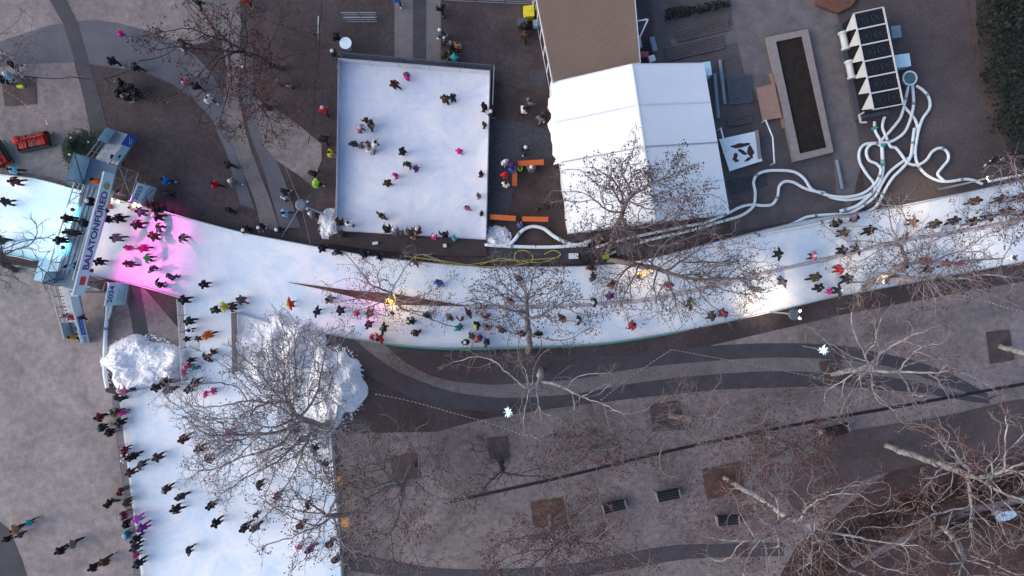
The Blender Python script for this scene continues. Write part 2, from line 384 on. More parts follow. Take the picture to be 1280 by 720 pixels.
def fence(name, pts, label, cat, h=1.0, style='board', step=2.0, material=None, z0=0.0, smooth=5, rails=4, group=None, sub=None):
    w = [P(x, y, 0) for x, y in pts]
    w = catmull(w, smooth) if smooth else w
    L = sum((b - a).length for a, b in zip(w, w[1:])); n = max(2, int(L / step) + 1)
    w = resample(w, n)
    root = thing(name, label, cat, (w[0].x, w[0].y, z0), group)
    Z = Vector((0, 0, 1))
    if style == 'board':
        mb = MB(); zb = z0 + .1; t = .025
        vs = []
        for i, p in enumerate(w):
            d = (w[min(i+1, n-1)] - w[max(i-1, 0)]).normalized(); s = Vector((-d.y, d.x, 0)) * t
            vs += [p - s + Z*zb, p + s + Z*zb, p + s + Z*(z0+h), p - s + Z*(z0+h)]
        fs = []
        for i in range(n-1):
            for k in range(4): fs.append((4*i+k, 4*i+(k+1)%4, 4*i+4+(k+1)%4, 4*i+4+k))
        mb.add(vs, fs); part(mb, 'board', material or M_white, root)
        rb = MB()
        for i in range(n-1): rb.bar(w[i] + Z*(z0+h+.02), w[i+1] + Z*(z0+h+.02), .06, .04)
        part(rb, 'top_rail', M_steel, root)
    else:
        rb = MB()
        for k in range(rails):
            zz = z0 + .12 + (h - .14) * k / (rails - 1)
            for i in range(n-1): rb.bar(w[i] + Z*zz, w[i+1] + Z*zz, .04 if k < rails-1 else .06, .04)
        part(rb, 'rails', material or M_steel, root)
    pm = MB(); pm.box((0, 0, h/2), (.06, .06, h)); proto = None
    for p in w[:100]:
        if proto is None:
            proto = pm.build('post', M_steel if style != 'wood' else M_ply, root); o = proto
        else: o = copy_obj(proto, root)
        o.location = (p.x - root.location.x, p.y - root.location.y, 0)
    return root

ft = [p for p in TOP if p[0] > 150]
fence('rink_fence', [(150,250)] + [p for p in TOP if 190 <= p[0] <= 560] + [(600,334)], 'pale board fence along the upper edge of the track left of the wooden deck', 'fence', .85, step=1.5)
fence('rink_fence', [(600,335)] + [p for p in TOP if p[0] > 630], 'pale board fence along the upper edge of the track below the tent', 'fence', .7, step=1.5)
fence('rink_fence', [(110,342)] + [p for p in BOT if 170 <= p[0] <= 230], 'short pale fence along lower track edge right of the 2024 sign', 'fence', .8, step=1.3)
fence('rink_fence', [(298,391)] + [p for p in BOT if 340 <= p[0] <= 640], 'pale fence along lower track edge above the curved paths', 'fence', .6, step=1.5)
fence('rink_fence', [p for p in BOT if p[0] >= 640], 'pale fence along the lower track edge above the park trees', 'fence', .7, step=1.5)
fence('rink_fence', [p for p in TOP if p[0] <= 90], 'pale fence along upper edge of the ice left of the bridge', 'fence', .8, step=1.3)
fence('rink_fence', [p for p in BOT if p[0] <= 60], 'pale fence along lower edge of the ice left of the bridge', 'fence', .8, step=1.3, material=M_green)
# green netting strip at the foot of the lower fence
nb = MB(); nw = resample(catmull([P(x, y+1.2, 0) for x, y in [(430,420),(500,431),(560,435),(640,434),(740,430),(820,419),(860,411)]]), 40)
for a, b in zip(nw, nw[1:]): nb.bar(a + Vector((0,0,.10)), b + Vector((0,0,.10)), .10, .2)
tag(nb.build('netting_roll', M_green), 'green netting strip along the foot of the lower track fence', 'netting')
# low divider between the lanes
dv = MB(); dw = resample(catmull([P(x, y, 0) for x, y in [(588,383),(640,383),(700,382),(760,379),(810,374),(880,360),(960,340),(1040,322),(1120,302),(1200,289),(1290,273),(1450,240)]]), 90)
M_div = mat('dirty_snow_bank', (.42, .40, .45), .9, .3, 2.0, scale2=8)
for i, p in enumerate(dw):
    pass
dv.tube([p + Vector((0, random.uniform(-.03,.03), .17)) for p in dw], [random.uniform(.13,.2) for _ in dw], 7)
tag(dv.build('lane_divider', M_div, None, True), 'low dirty snow bank dividing the two skating lanes', 'snow bank')
fence('bar_fence', [(236,474),(234,440),(232,405),(230,374)], 'steel bar fence between the snow heap and the ice passage', 'fence', 1.2, 'bar', 1.2, M_steel, rails=6)
fence('bar_fence', [(150,493),(157,555),(166,620),(174,680),(181,740)], 'long steel bar fence with onlookers left of the lower ice field', 'fence', 1.1, 'bar', 1.2, M_dsteel, rails=6)
fence('bar_fence', [(150,492),(190,483),(236,474)], 'steel bar fence below the big snow heap', 'fence', 1.1, 'bar', 1.2, M_dsteel, rails=5)
fence('plank_fence', [(297,391),(298,425),(298,464)], 'brownish plank fence between ice passage and wide snow heap', 'fence', 1.25, 'bar', 1.2, mat('weathered_plank', (.19, .17, .19), .85, .2, 3.0), rails=11)
fence('bar_fence', [(417,532),(422,600),(427,660),(432,740)], 'low bar fence on the right edge of the lower ice field', 'fence', .9, 'bar', 1.4, M_dsteel, rails=4)
# square rink boards
fence('rink_board', [(427,79),(613,94)], 'tall white boards along the upper side of the square rink', 'fence', 1.15, step=2.0, smooth=0)
fence('rink_board', [(613,95),(608,299)], 'white boards along the right side of the square rink', 'fence', 1.05, step=2.0, smooth=0)
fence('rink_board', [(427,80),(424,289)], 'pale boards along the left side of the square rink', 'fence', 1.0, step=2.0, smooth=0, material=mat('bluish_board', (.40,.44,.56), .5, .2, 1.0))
fence('bar_fence', [(428,72),(520,80),(618,88)], 'thin steel railing behind the upper boards of the square rink', 'fence', 1.25, 'bar', 2.0, M_dsteel, smooth=0, rails=4)
fence('bar_fence', [(618,88),(616,135)], 'short steel railing at the upper right rink corner', 'fence', 1.1, 'bar', 1.5, M_steel, smooth=0, rails=4)
fence('bar_fence', [(556,1),(600,3),(668,6)], 'thin grey railing at the top edge left of the hut', 'fence', .9, 'bar', 2.0, M_steel, smooth=0, rails=3)
for q, lb in (([(430,22),(472,22)], 'grey crowd barrier on dark ground above the round white table'),([(432,28),(472,28)], 'lower grey crowd barrier beside the round white table')):
    fence('crowd_barrier', q, lb, 'barrier', 1.0, 'bar', 1.3, M_steel, smooth=0, rails=3, group='grey crowd barriers above the rink')
fence('wood_rail', [(424,200),(420,285)], 'low brown timber rail left of the square rink', 'rail', .5, 'bar', 1.6, M_ply, smooth=0, rails=3)

# wooden deck below the rink
dk = MB(); dk.prism([P(*p) for p in [(412,288),(440,290),(520,295),(608,300),(608,320),(560,320),(500,317),(412,305)]], .01, .30)
tag(dk.build('wooden_deck', M_wood), 'dark wooden deck between the square rink and the track', 'deck')
dk2 = MB()
for i in range(12):
    x0 = 612 + i * 12
dk2.prism([P(*p) for p in [(609,308),(735,308),(735,330),(640,331),(609,328)]], .01, .12)
tag(dk2.build('cable_trough', M_rubber), 'dark trough strip carrying yellow cables beside the track', 'trough')

# ------------------------------------------------------------------ benches and furniture
def long_bench(cx, cy, L, ang, label, z=.75, w=.55, name='beer_bench', cat='bench', group='orange bench tables by the rink'):
    c = P(cx, cy, z); c.z = 0
    r = thing(name, label, cat, c, group); r.rotation_euler.z = ang
    m = MB()
    m.box((0, 0, z - .02), (L, w, .04)); m.build('table_top', M_orange, r)
    for s in (-1, 1):
        q = MB(); q.bar((s*L*.38, -w*.4, 0), (s*L*.38, w*.4, z-.05), .04); q.bar((s*L*.38, w*.4, 0), (s*L*.38, -w*.4, z-.05), .04)
        q.build('leg', M_dsteel, r)
    return r
long_bench(663.5, 203.5, 2.0, R(3), 'long orange table in the centre right of the people in white and red', w=.42)
long_bench(643.2, 223, 1.15, R(90), 'short orange table standing upright below the long orange table', w=.38)
long_bench(628.5, 272, 2.0, R(-4), 'left orange table of the lower pair beside the rink corner', w=.40)
long_bench(669, 273.8, 2.0, R(-1), 'right orange table of the lower pair near the tent', w=.38)

t = thing('round_table', 'round white table top on a post by the upper left rink corner', 'table', P(436, 60, 0))
m = MB(); m.cyl((0,0,1.08), .46, .04, 28); m.build('table_top', mat('white_top', (.72,.84,.86), .4, .05, 2.0), t)
m = MB(); m.cyl((0,0,0), .04, 1.08, 10); m.build('post', M_steel, t)
m = MB(); m.cyl((0,0,0), .28, .04, 20); m.build('foot', M_dsteel, t)

def park_bench(cx, cy, L, ang, label):
    c = P(cx, cy, 0); r = thing('park_bench', label, 'bench', c, 'dark park benches with pale ends'); r.rotation_euler.z = ang
    m = MB()
    for k in range(4): m.box((0, -.3 + k*.19, .46), (L, .15, .04))
    m.build('seat', M_black, r)
    m = MB(); m.box((0, .42, .68), (L, .04, .34)); m.build('backrest', M_black, r)
    for s in (-1, 1):
        m = MB(); m.box((s*(L/2+.04), 0, .27), (.09, .75, .54)); m.build('end_support', M_stone, r)
park_bench(767, 631, 1.7, R(14), 'park bench under twigs beside the lower left tree pit')
park_bench(834, 617, 1.7, R(12), 'park bench standing clear on the paving between two tree pits')
park_bench(1041, 537, 2.0, R(14), 'park bench just below the dark drain line at the right')
park_bench(908, 648, 1.6, R(6), 'park bench under the leaning pale tree by the red pit')

# ------------------------------------------------------------------ tent
zt, zr = 3.0, 5.1
A = P(688,104,zt); B = P(880,79,zt); Cc = P(912,266,zt); D = P(712,291,zt)
RN = (A+B)/2; RN.z = zr; RS = (Cc+D)/2; RS.z = zr
tent = thing('marquee_tent', 'large white marquee tent with a low ridge roof beside the brown hut', 'tent', (((A+Cc)/2).x, ((A+Cc)/2).y, 0))
for nm, e0, e1 in (('west', (A, D), (RN, RS)), ('east', (RN, RS), (B, Cc))):
    mb = MB(); n = 12; m_ = 6
    grid = []
    for j in range(n+1):
        for i in range(m_+1):
            v = j/n; u = i/m_
            p = e0[0].lerp(e0[1], v).lerp(e1[0].lerp(e1[1], v), u)
            p = Vector(p); p.z -= .10*math.sin(math.pi*u)*abs(math.sin(math.pi*v*2))
            grid.append(p)
    mb.add(grid, [(j*(m_+1)+i, (j+1)*(m_+1)+i, (j+1)*(m_+1)+i+1, j*(m_+1)+i+1) for j in range(n) for i in range(m_)])
    o = part(mb, 'roof_sheet', M_pvc, tent, True)
sm_ = MB()
mid = lambda a, b, t=.5: a.lerp(b, t)
M_seam = mat('grey_seam', (.28,.35,.40), .6, .1, 2.0)
up = Vector((0,0,.03))
sm_.bar(mid(A,D,.53)+up, mid(RN,RS,.53)+up, .07, .03); sm_.bar(mid(RN,RS,.53)+up, mid(B,Cc,.53)+up, .09, .03)
part(sm_, 'seam', M_seam, tent)
M_seam2 = mat('pale_seam', (.60,.64,.69), .6, .1, 2.0)
for v_ in (.0, .26, .78, 1.0):
    sm2 = MB(); u_ = Vector((0,0,.012)); sm2.bar(mid(A,D,v_)+u_, mid(RN,RS,v_)+u_, .07, .03); sm2.bar(mid(RN,RS,v_)+u_, mid(B,Cc,v_)+u_, .07, .03); part(sm2, 'seam', M_seam2, tent)
sm2 = MB(); sm2.bar(RN+Vector((0,0,.02)), RS+Vector((0,0,.02)), .10, .05); part(sm2, 'ridge_cap', M_seam2, tent)
for a, b in ((A,B),(B,Cc),(Cc,D),(D,A)):
    mb = MB(); ns = 16
    pts = [a.lerp(b, i/ns) for i in range(ns+1)]
    for i in range(ns):
        p, q = pts[i], pts[i+1]
        def ins(p): 
            c = tent.location; d = Vector((c.x-p.x, c.y-p.y, 0)).normalized(); return d*(.10 + .05*math.sin(p.x*5+p.y*3))
        p0 = Vector((p.x,p.y,.02))+ins(p); q0 = Vector((q.x,q.y,.02))+ins(q)
        mb.quad(p0, q0, q + Vector((0,0,-.02)), p + Vector((0,0,-.02)))
    part(mb, 'wall_sheet', M_pvc, tent)
for a, r_, b in ((A, RN, B), (D, RS, Cc)):
    mb = MB(); mb.add([a, r_ , b], [(0,1,2)]); part(mb, 'gable', M_pvc, tent)
# crumpled skirt on the west side
mb = MB(); rnd = random.Random(3)
vs = []; 
for i in range(14):
    p = A.lerp(D, .08 + .45*i/13); vs += [Vector((p.x+.02, p.y, 2.9)), Vector((p.x - .12 - rnd.random()*.42, p.y, 2.3 - rnd.random()*.6))]
mb.add(vs, [(2*i, 2*i+1, 2*i+3, 2*i+2) for i in range(13)])
part(mb, 'loose_flap', M_pvc, tent)

# ------------------------------------------------------------------ brown hut
zh = 3.2
W0 = P(655,-80,zh); W1 = P(691,103,zh); E1 = P(800,78,zh); E0 = P(784,-110,zh)
hut = thing('metal_roof_hut', 'hut with brown corrugated metal roof touching the top of the tent', 'hut', (((W0+E1)/2).x, ((W0+E1)/2).y, 0))
mb = MB(); nr = 84
ax = (E1 - W1)
vs = []; fs = []
for i in range(nr*4+1):
    u = i/(nr*4); a = W0.lerp(E0, u); b = W1.lerp(E1, u)
    hgt = .05 if (i % 4) in (1, 2) else 0
    # slight shed pitch
    z = hgt + .55*(1-abs(u-.5)*2)*0 
    vs += [a + Vector((0,0,z)), b + Vector((0,0,z))]
for i in range(nr*4): fs.append((2*i, 2*i+1, 2*i+3, 2*i+2))
mb.add(vs, fs); part(mb, 'roof', M_roof, hut)
mb = MB()
mb.bar(W0+Vector((0,0,-.06)), W1+Vector((0,0,-.06)), .12, .14); mb.bar(W1+Vector((0,0,-.06)), E1+Vector((0,0,-.06)), .12, .14); mb.bar(E1+Vector((0,0,-.06)), E0+Vector((0,0,-.06)), .12, .14)
part(mb, 'eaves_trim', M_white, hut)
off = Vector((.18, .1, 0))
def wall(a, b, name, mtl, z0=0, z1=3.05):
    mb = MB(); d = (b-a).normalized(); mb.bar(Vector((a.x,a.y,(z0+z1)/2)), Vector((b.x,b.y,(z0+z1)/2)), .12, z1-z0)
    return part(mb, name, mtl, hut)
iw0, iw1 = W0+Vector((.05,0,0)), W1+Vector((.05,.1,0)); ie0, ie1 = E0-Vector((.12,0,0)), E1+Vector((-.12,.1,0))
wl = wall(iw0, iw1, 'wall', M_white); wall(iw1+Vector((.07,0,0)), ie1-Vector((.07,0,0)), 'wall', M_white); wall(ie1, ie0, 'wall', M_white)
for k in range(7):
    a = iw1.lerp(iw0, .03+.12*k); b = iw1.lerp(iw0, .125+.12*k)
    mb = MB(); mb.bar(Vector((a.x-.075,a.y,1.7)), Vector((b.x-.075,b.y,1.7)), .03, 2.1)
    w_ = part(mb, 'window', M_glass, hut)
# small side canopy frame on the east of the hut
cp = thing('canopy_frame', 'small white canopy frame on the right side of the brown hut', 'canopy', P(800,40,0))
q = [P(792,27,2.6), P(810,24,2.6), P(800,46,2.6), P(795,44,2.6)]
mb = MB()
for i in range(4): mb.bar(q[i], q[(i+1)%4], .10, .06)
part(mb, 'frame', M_white, cp)
mb = MB(); mb.prism([(v.x, v.y) for v in q], 2.5, 2.53); part(mb, 'cover', M_glass, cp)
for i in (1, 2):
    mb = MB(); mb.bar(Vector((q[i].x,q[i].y,0)), Vector((q[i].x,q[i].y,2.57)), .06); part(mb, 'post', M_white, cp)

def crate(name, cx, cy, L, W, H, ang, mtl, label, cat, z=0, lidm=None):
    c = P(cx, cy, z+H); r = thing(name, label, cat, (c.x, c.y, z)); r.rotation_euler.z = ang
    m = MB(); t_ = .03
    m.box((0,0,t_/2),(L,W,t_))
    for s in (-1,1):
        m.box((s*(L/2-t_/2),0,H/2+t_/2),(t_,W,H-t_)); m.box((0,s*(W/2-t_/2),H/2+t_/2),(L-2*t_-.004,t_,H-t_))
    m.build('body', mtl, r)
    m = MB(); m.box((0,0,H+.04),(L*1.04,W*1.04,.05)); m.box((0,0,H+.075),(L*.5,W*.12,.03)); m.build('lid', lidm or mtl, r)
    return r
M_cyl = mat('bright_yellow', (.62,.56,.03), .5, .15, 3.0)
crate('waste_bin', 661, 14, .75, .8, 1.0, R(8), M_cyl, 'bright yellow waste bin at the left wall of the hut', 'bin')
crate('waste_bin', 653, 28, .7, .6, .9, R(-5), M_dsteel, 'dark grey bin just below the bright yellow bin', 'bin')
crate('supply_crate', 669, 29, .35, .5, .5, R(5), M_tarp, 'small pale blue crate against the left wall of the hut', 'crate')
crate('supply_crate', 798, 53, .4, .8, .7, R(8), M_tarp, 'pale blue crate between hut roof and steps', 'crate')
crate('supply_crate', 815, 73, .45, .45, .4, R(20), M_white, 'white crate by the upper edge of the tent', 'crate')
crate('supply_crate', 803, 68, .9, .4, .3, R(0), mat('dusty_pink', (.35,.10,.12), .7, .2, 3.0), 'reddish crate lying in the clutter between hut and tent', 'crate')
crate('supply_crate', 817, 55, .35, 1.1, .4, R(15), M_deckp, 'slate blue long crate right of the hut clutter', 'crate')
crate('electrical_box', 884, 86, .55, 1.0, 1.6, R(8), M_tarp, 'pale blue electrical box at the upper right tent corner', 'electrical box', lidm=M_sign)
crate('generator_box', 1128, 76, 1.1, .95, 1.0, R(8), M_tarp, 'pale blue control box on the right side of the chiller', 'control box', lidm=M_sign)
crate('equipment_case', 1120, 40, .7, .9, .5, R(8), M_deckp, 'dim grey equipment case right of the chiller', 'case')
crate('power_box', 717, 320, .7, .42, .5, R(3), M_white, 'white power box on the dark strip under the track tree', 'power box')
crate('supply_crate', 771, 287, .8, .35, .4, R(8), mat('dark_red_cloth', (.16,.02,.05), .8, .2, 3.0), 'dark red crate against the lower tent edge under twigs', 'crate')
crate('supply_crate', 748, 298, .6, .6, .5, R(30), M_ply, 'tan crate on dark ground below the tent corner', 'crate')
crate('supply_crate', 757, 321, .5, .35, .4, R(15), mat('lit_shrub_lime', (.30,.36,.03), .7, .2, 3.0), 'lime green box standing in for a lit shrub under the trunk of the widest tree', 'crate')  # box in place of a shrub; its yellow lighting is painted into the lime
crate('equipment_case', 735, 322, 1.0, .7, .7, R(5), M_black, 'black equipment case beside the white power box', 'case')
crate('equipment_case', 781, 310, 1.3, .8, .8, R(18), M_dsteel, 'dark equipment case under the widest tree near the hoses', 'case')
for q, lb in (([(900,75),(906,130)], 'upper blue grey duct pipe lying beside the tent'), ([(893,92),(898,148)], 'lower blue grey duct pipe lying against the tent side'), ([(1046,200),(1053,236)], 'blue grey pipe lying left of the hose tangle'), ):
    mb = MB(); a, b = P(*q[0], .2), P(*q[1], .2); mb.tube([a, b], .14, 10); tag(mb.build('duct_pipe', mat('duct', (.16,.21,.28), .5, .1, 3.0), None, False), lb, 'pipe')
# plywood board and its battens
mb = MB(); mb.prism([P(*p, .4) for p in [(945,110),(968,104),(977,147),(953,151)]], .38, .42)
b_ = tag(mb.build('plywood_board', M_ply), 'pinkish plywood board leaning beside the long stone planter', 'board')
mb = MB(); mb.bar(P(963,92,.1), P(980,160,.1), .25, .12); tag(mb.build('timber_batten', M_ply), 'narrow timber batten along the left wall of the planter', 'batten')
for q, lb in (([(901,160),(908,188)], 'bent white pole over the printed sheet'), ([(957,150),(966,172),(968,204)], 'bent white pole on the path left of the planter')):
    mb = MB(); mb.tube([P(x, y, .9) for x, y in q] , .06, 6)
    for x, y in (q[0], q[-1]): 
        e = P(x, y, .9); mb.bar((e.x,e.y,0),(e.x,e.y,.9),.05)
    tag(mb.build('white_pole', M_pvc), lb, 'pole')
# printed sheet
sh = thing('printed_tarpaulin', 'white tarpaulin with a dark abstract print lying right of the tent', 'tarpaulin', P(925,190,0))
q = [P(899,174,.7), P(945,164,.7), P(953,201,.7), P(912,214,.7)]
mb = MB(); mb.prism([(v.x,v.y) for v in q], .68, .70); part(mb, 'sheet', mat('tarp_white', (.62,.72,.78), .6, .1, 1.0), sh)
mb = MB(); rnd = random.Random(12)
M_blot = mat('print_brown', (.05,.025,.03), .7, .4, 6.0)
def blot(cx, cy, rx, ry, a, seed, z=.706):
    r_ = random.Random(seed); pts = []
    for i in range(18):
        t_ = 2*math.pi*i/18; k = r_.uniform(.7, 1.15); x = rx*k*math.cos(t_); y = ry*k*math.sin(t_)
        pts.append(P(cx + x*math.cos(a)-y*math.sin(a), cy + x*math.sin(a)+y*math.cos(a), z))
    return pts
for i, (x, y, rx, ry, a) in enumerate([(925,182,12,3,-.15),(919,196,3,6,.3),(938,190,4,8,-.3),(928,190,7,2.5,.5),(921,201,3,2,0),(935,199,5,2,-.6)]):
    bl = blot(x, y, rx, ry, a, i, .705 + i*.003); mb.add(bl, [tuple(reversed(range(18)))])
part(mb, 'print', M_blot, sh)
mb = MB(); mb.prism([(v.x,v.y) for v in [P(944,163,.8),(P(948,162,.8)),(P(952,198,.8)),(P(948,199,.8))]], .74, .79); part(mb, 'batten', M_stone, sh)
for v in q:
    mb = MB(); mb.box((v.x*.999, v.y, .34), (.06,.06,.68)); part(mb, 'leg', M_steel, sh)

# ------------------------------------------------------------------ planter
pl = thing('stone_planter', 'long narrow stone planter filled with dark earth', 'planter', P(1000,118,0))
o4 = [P(959,46,.5), P(1010,36,.5), P(1042,190,.5), P(993,202,.5)]; i4 = [P(970,52,.5), P(1003,45,.5), P(1034,184,.5), P(1000,192,.5)]
mb = MB()
for k in range(4):
    a, b, c, d = o4[k], o4[(k+1)%4], i4[(k+1)%4], i4[k]
    mb.prism([(v.x,v.y) for v in (a,b,c,d)], 0, .5)
part(mb, 'wall', M_stone, pl)
mb = MB(); mb.add([Vector((v.x,v.y,.34)) for v in reversed(i4)], [(0,1,2,3)]); part(mb, 'earth', M_earth, pl)

# ------------------------------------------------------------------ hedges
def hedge(name, poly, h, label, mtl, seed, dens=60, leaf=.11):
    rnd = random.Random(seed); w = [P(x, y, h/2) for x, y in poly]
    def inside(x, y):
        c = False; n = len(w); j = n-1
        for i in range(n):
            if (w[i].y > y) != (w[j].y > y) and x < (w[j].x-w[i].x)*(y-w[i].y)/(w[j].y-w[i].y)+w[i].x: c = not c
            j = i
        return c
    x0, x1 = min(v.x for v in w), max(v.x for v in w); y0, y1 = min(v.y for v in w), max(v.y for v in w)
    mb = MB(); N = int((x1-x0)*(y1-y0)*dens)
    for _ in range(N):
        x, y = rnd.uniform(x0,x1), rnd.uniform(y0,y1)
        if not inside(x, y): continue
        z = h * (rnd.random()**.5) * (.8 + .25*math.sin(x*2.1+1)*math.cos(y*1.7))
        s = leaf * rnd.uniform(.6, 1.6)
        n = Vector((rnd.uniform(-1,1), rnd.uniform(-1,1), rnd.uniform(.2,1.5))).normalized()
        a = n.orthogonal().normalized(); a.rotate(Matrix.Rotation(rnd.uniform(0,6.28), 3, n)); b = n.cross(a)
        c = Vector((x,y,z)); mb.add([c-a*s, c-b*s*.6, c+a*s, c+b*s*.6], [(0,1,2,3)])
    r = thing(name, label, 'hedge', (w[0].x, w[0].y, 0))
    part(mb, 'foliage', mtl, r)
    st = MB(); 
    for _ in range(int(N/60)+6):
        x, y = rnd.uniform(x0,x1), rnd.uniform(y0,y1)
        if inside(x, y): st.bar((x,y,0),(x+rnd.uniform(-.2,.2),y+rnd.uniform(-.2,.2),h*.8),.03)
    part(st, 'stems', M_barkd, r)
    return r
hedge('clipped_hedge', [(831,12),(878,6),(911,1),(913,8),(880,16),(832,24)], 1.0, 'low dark clipped hedge at the top right of the hut', M_hedge, 1, 160)
hedge('overgrown_hedge', [(1222,-60),(1300,-60),(1300,214),(1274,196),(1262,172),(1243,150),(1249,122),(1232,98),(1238,60),(1228,38),(1230,10)], 2.6, 'large dark green hedge in the top right corner', M_hedge, 2, 60, .15)
hedge('winter_hedge', [(1000,700),(1060,660),(1130,625),(1200,600),(1290,585),(1290,610),(1210,625),(1140,648),(1080,685),(1030,725),(990,725)], .9, 'brown winter hedge crossing the lower right corner', M_hedgeb, 3, 50, .13)
hedge('winter_hedge', [(1140,660),(1200,640),(1290,632),(1290,650),(1210,662),(1150,690)], .9, 'thinner brown shrub strip below the pale garden wall', M_hedgeb, 4, 50, .12)
mb = MB(); wv = [P(x,y,.4) for x,y in [(1066,706),(1110,684),(1160,660),(1215,638),(1290,622)]]
for a, b in zip(wv, wv[1:]): mb.bar(Vector((a.x,a.y,.2)), Vector((b.x,b.y,.2)), .5, .4)
tag(mb.build('garden_wall', mat('mauve_stone', (.15,.125,.14), .9, .35, 2.0, scale2=9)), 'low mauve garden wall running through the winter hedge', 'wall')
mb = MB(); mb.prism([P(*p,.9) for p in [(1246,645),(1252,640),(1268,638),(1272,644),(1262,650),(1250,652)]], .2, .9)
tag(mb.build('covered_bundle', mat('pale_blue_sheet', (.40,.55,.68), .5, .3, 4.0)), 'pale blue wrapped bundle under the tree at lower right', 'bundle')
mb = MB(); mb.prism([P(*p) for p in [(1010,-80),(1062,-80),(1095,-40),(1062,10),(1045,18),(1018,8)]], .0, .35)
tag(mb.build('brick_step', mat('red_brick', (.16,.075,.055), .9, .3, 4.0, brick=4)), 'raised red brick bed at the top edge above the planter', 'brick bed')
# yard pallets and slabs
for (x, y, L, W, a, lb) in ((868,60,4.6,1.1,13,'long grey paving platform between hedge and tent'), (878,38,4.2,.9,13,'narrow grey platform below the clipped hedge'), (925,112,1.9,2.2,6,'dark pallet stack left of the plywood board'), (925,150,2.0,.7,10,'low grey pallet above the printed tarpaulin')):
    c = P(x, y, .2); mb = MB(); n = int(W/.16)
    for k in range(n): mb.box((0, -W/2 + (k+.5)*W/n, .16), (L, W/n*.75, .05))
    for s in (-1,0,1): mb.box((s*L*.42, 0, .07), (.12, W, .12))
    o = mb.build('slatted_pallet', M_yard if a != 6 else M_dsteel); o.location = (c.x, c.y, .02); o.rotation_euler.z = R(a); tag(o, lb, 'pallet')

# ------------------------------------------------------------------ chiller
zc = 2.5
CA, CB, CC, CD = P(1067,17,zc), P(1104,9,zc), P(1129,130,zc), P(1092,137,zc)
ch = thing('chiller_unit', 'large refrigeration chiller with six rows of black fans and white frame', 'chiller', (((CA+CC)/2).x, ((CA+CC)/2).y, 0))
bl = lambda u, v, z=zc: (lambda p: Vector((p.x, p.y, z)))(CA.lerp(CB, u).lerp(CD.lerp(CC, u), v))
ang = math.atan2((CB-CA).y, (CB-CA).x)
mb = MB(); mb.prism([(p.x,p.y) for p in (bl(.02,.01),bl(.98,.01),bl(.98,.99),bl(.02,.99))], .5, zc-.1); part(mb, 'casing', M_black, ch)
mb = MB(); mb.prism([(p.x,p.y) for p in (bl(-.15,0),bl(1,0),bl(1,1.03),bl(-.15,1.03))], .1, .5); part(mb, 'base_frame', M_dsteel, ch)
mb = MB()
for k in range(1,6): mb.bar(bl(.02,k/6,zc-.02), bl(.98,k/6,zc-.02), .10, .10)
mb.bar(bl(0,0), bl(1,0), .06, .12); mb.bar(bl(0,1), bl(1,1), .07, .12); mb.bar(bl(0,0), bl(0,1), .08, .12); mb.bar(bl(1,0), bl(1,1), .08, .12)
part(mb, 'top_frame', mat('chiller_white', (.50,.52,.55), .5, .1, 2.0), ch)
fr = MB(); fr.tube([(.42*math.cos(t*math.pi/8), .42*math.sin(t*math.pi/8), .04) for t in range(17)], .03, 5, False)
for t_ in range(7): fr.box((.2,0,.03),(.38,.10,.01), 0, Matrix.Rotation(t_*2*math.pi/7, 4, 'Z'))
fr.cyl((0,0,.02), .09, .06, 12)
pf = None
for k in range(6):
    for u in (.27, .75):
        p = bl(u, (k+.5)/6, zc-.09)
        if pf is None: pf = fr.build('fan', M_hub, ch); o = pf
        else: o = copy_obj(pf, ch)
        o.location = p - ch.location
tri = None
M_cw = mat('gusset_cream', (.46,.48,.47), .5, .1, 2.0)
for k in range(6):
    mb = MB(); a = bl(-.01, k/6+.01, zc-.05); b = bl(-.01,(k+1)/6-.01, zc-.05); c = bl(-.10, (k+.75)/6, 1.35)
    n = Vector((-.05,0,0)); mb.add([a,b,c,a+n,b+n,c+n],[(0,1,2),(5,4,3),(0,3,4,1),(1,4,5,2),(2,5,3,0)]); part(mb, 'gusset', M_cw, ch)
for k in (.75, 2.6):
    mb = MB(); mb.tube([bl(-.18,(k)/6,1.2), bl(-.18,(k+1.0)/6,1.2)], .26, 12); 
    for e in (0, 1): mb.tube([bl(-.18,(k+e)/6-.012,1.2), bl(-.18,(k+e)/6+.012,1.2)], .34, 12)
    part(mb, 'compressor', M_cw, ch)
mb = MB(); mb.bar(bl(-.2,1.0,1.2), bl(-.2,1.08,1.2), .12); mb.bar(bl(-.2,1.08,1.2), bl(.0,1.09,1.2), .12); mb.bar(bl(-.2,1.0,1.2), bl(-.02,.98,1.2),.12); part(mb, 'pipe_bracket', M_cw, ch)

# ------------------------------------------------------------------ hoses
def hose(pts, label, r=.115, mtl=M_hose, name='coolant_hose', cat='hose', z=.14, group=None, wav=.0):
    rnd = random.Random(int(pts[0][0]*7+pts[-1][1]))
    zz = z + rnd.uniform(0, .16)
    w = catmull([P(x, y, zz + rnd.uniform(0, .05)) for x, y in pts], 6)
    mb = MB(); mb.tube(w, r, 8); ho = tag(mb.build(name, mtl, None, True), label, cat, group)
    if name == 'coolant_hose':
        acc = rnd.uniform(1, 3)
        for a, b in zip(w, w[1:]):
            acc -= (b - a).length
            if acc < 0:
                acc = rnd.uniform(3.5, 6); d_ = (b - a).normalized(); cb = MB(); cb.tube([a - d_*.09, a + d_*.09], r*1.25, 10); cb.tube([a - d_*.12, a - d_*.10], r*1.4, 10); cb.build('coupling', M_coup, ho)
    return ho
M_coup = mat('coupling_grey', (.20, .26, .28), .5, .2, 3.0)
G = 'white coolant hoses round the chiller'
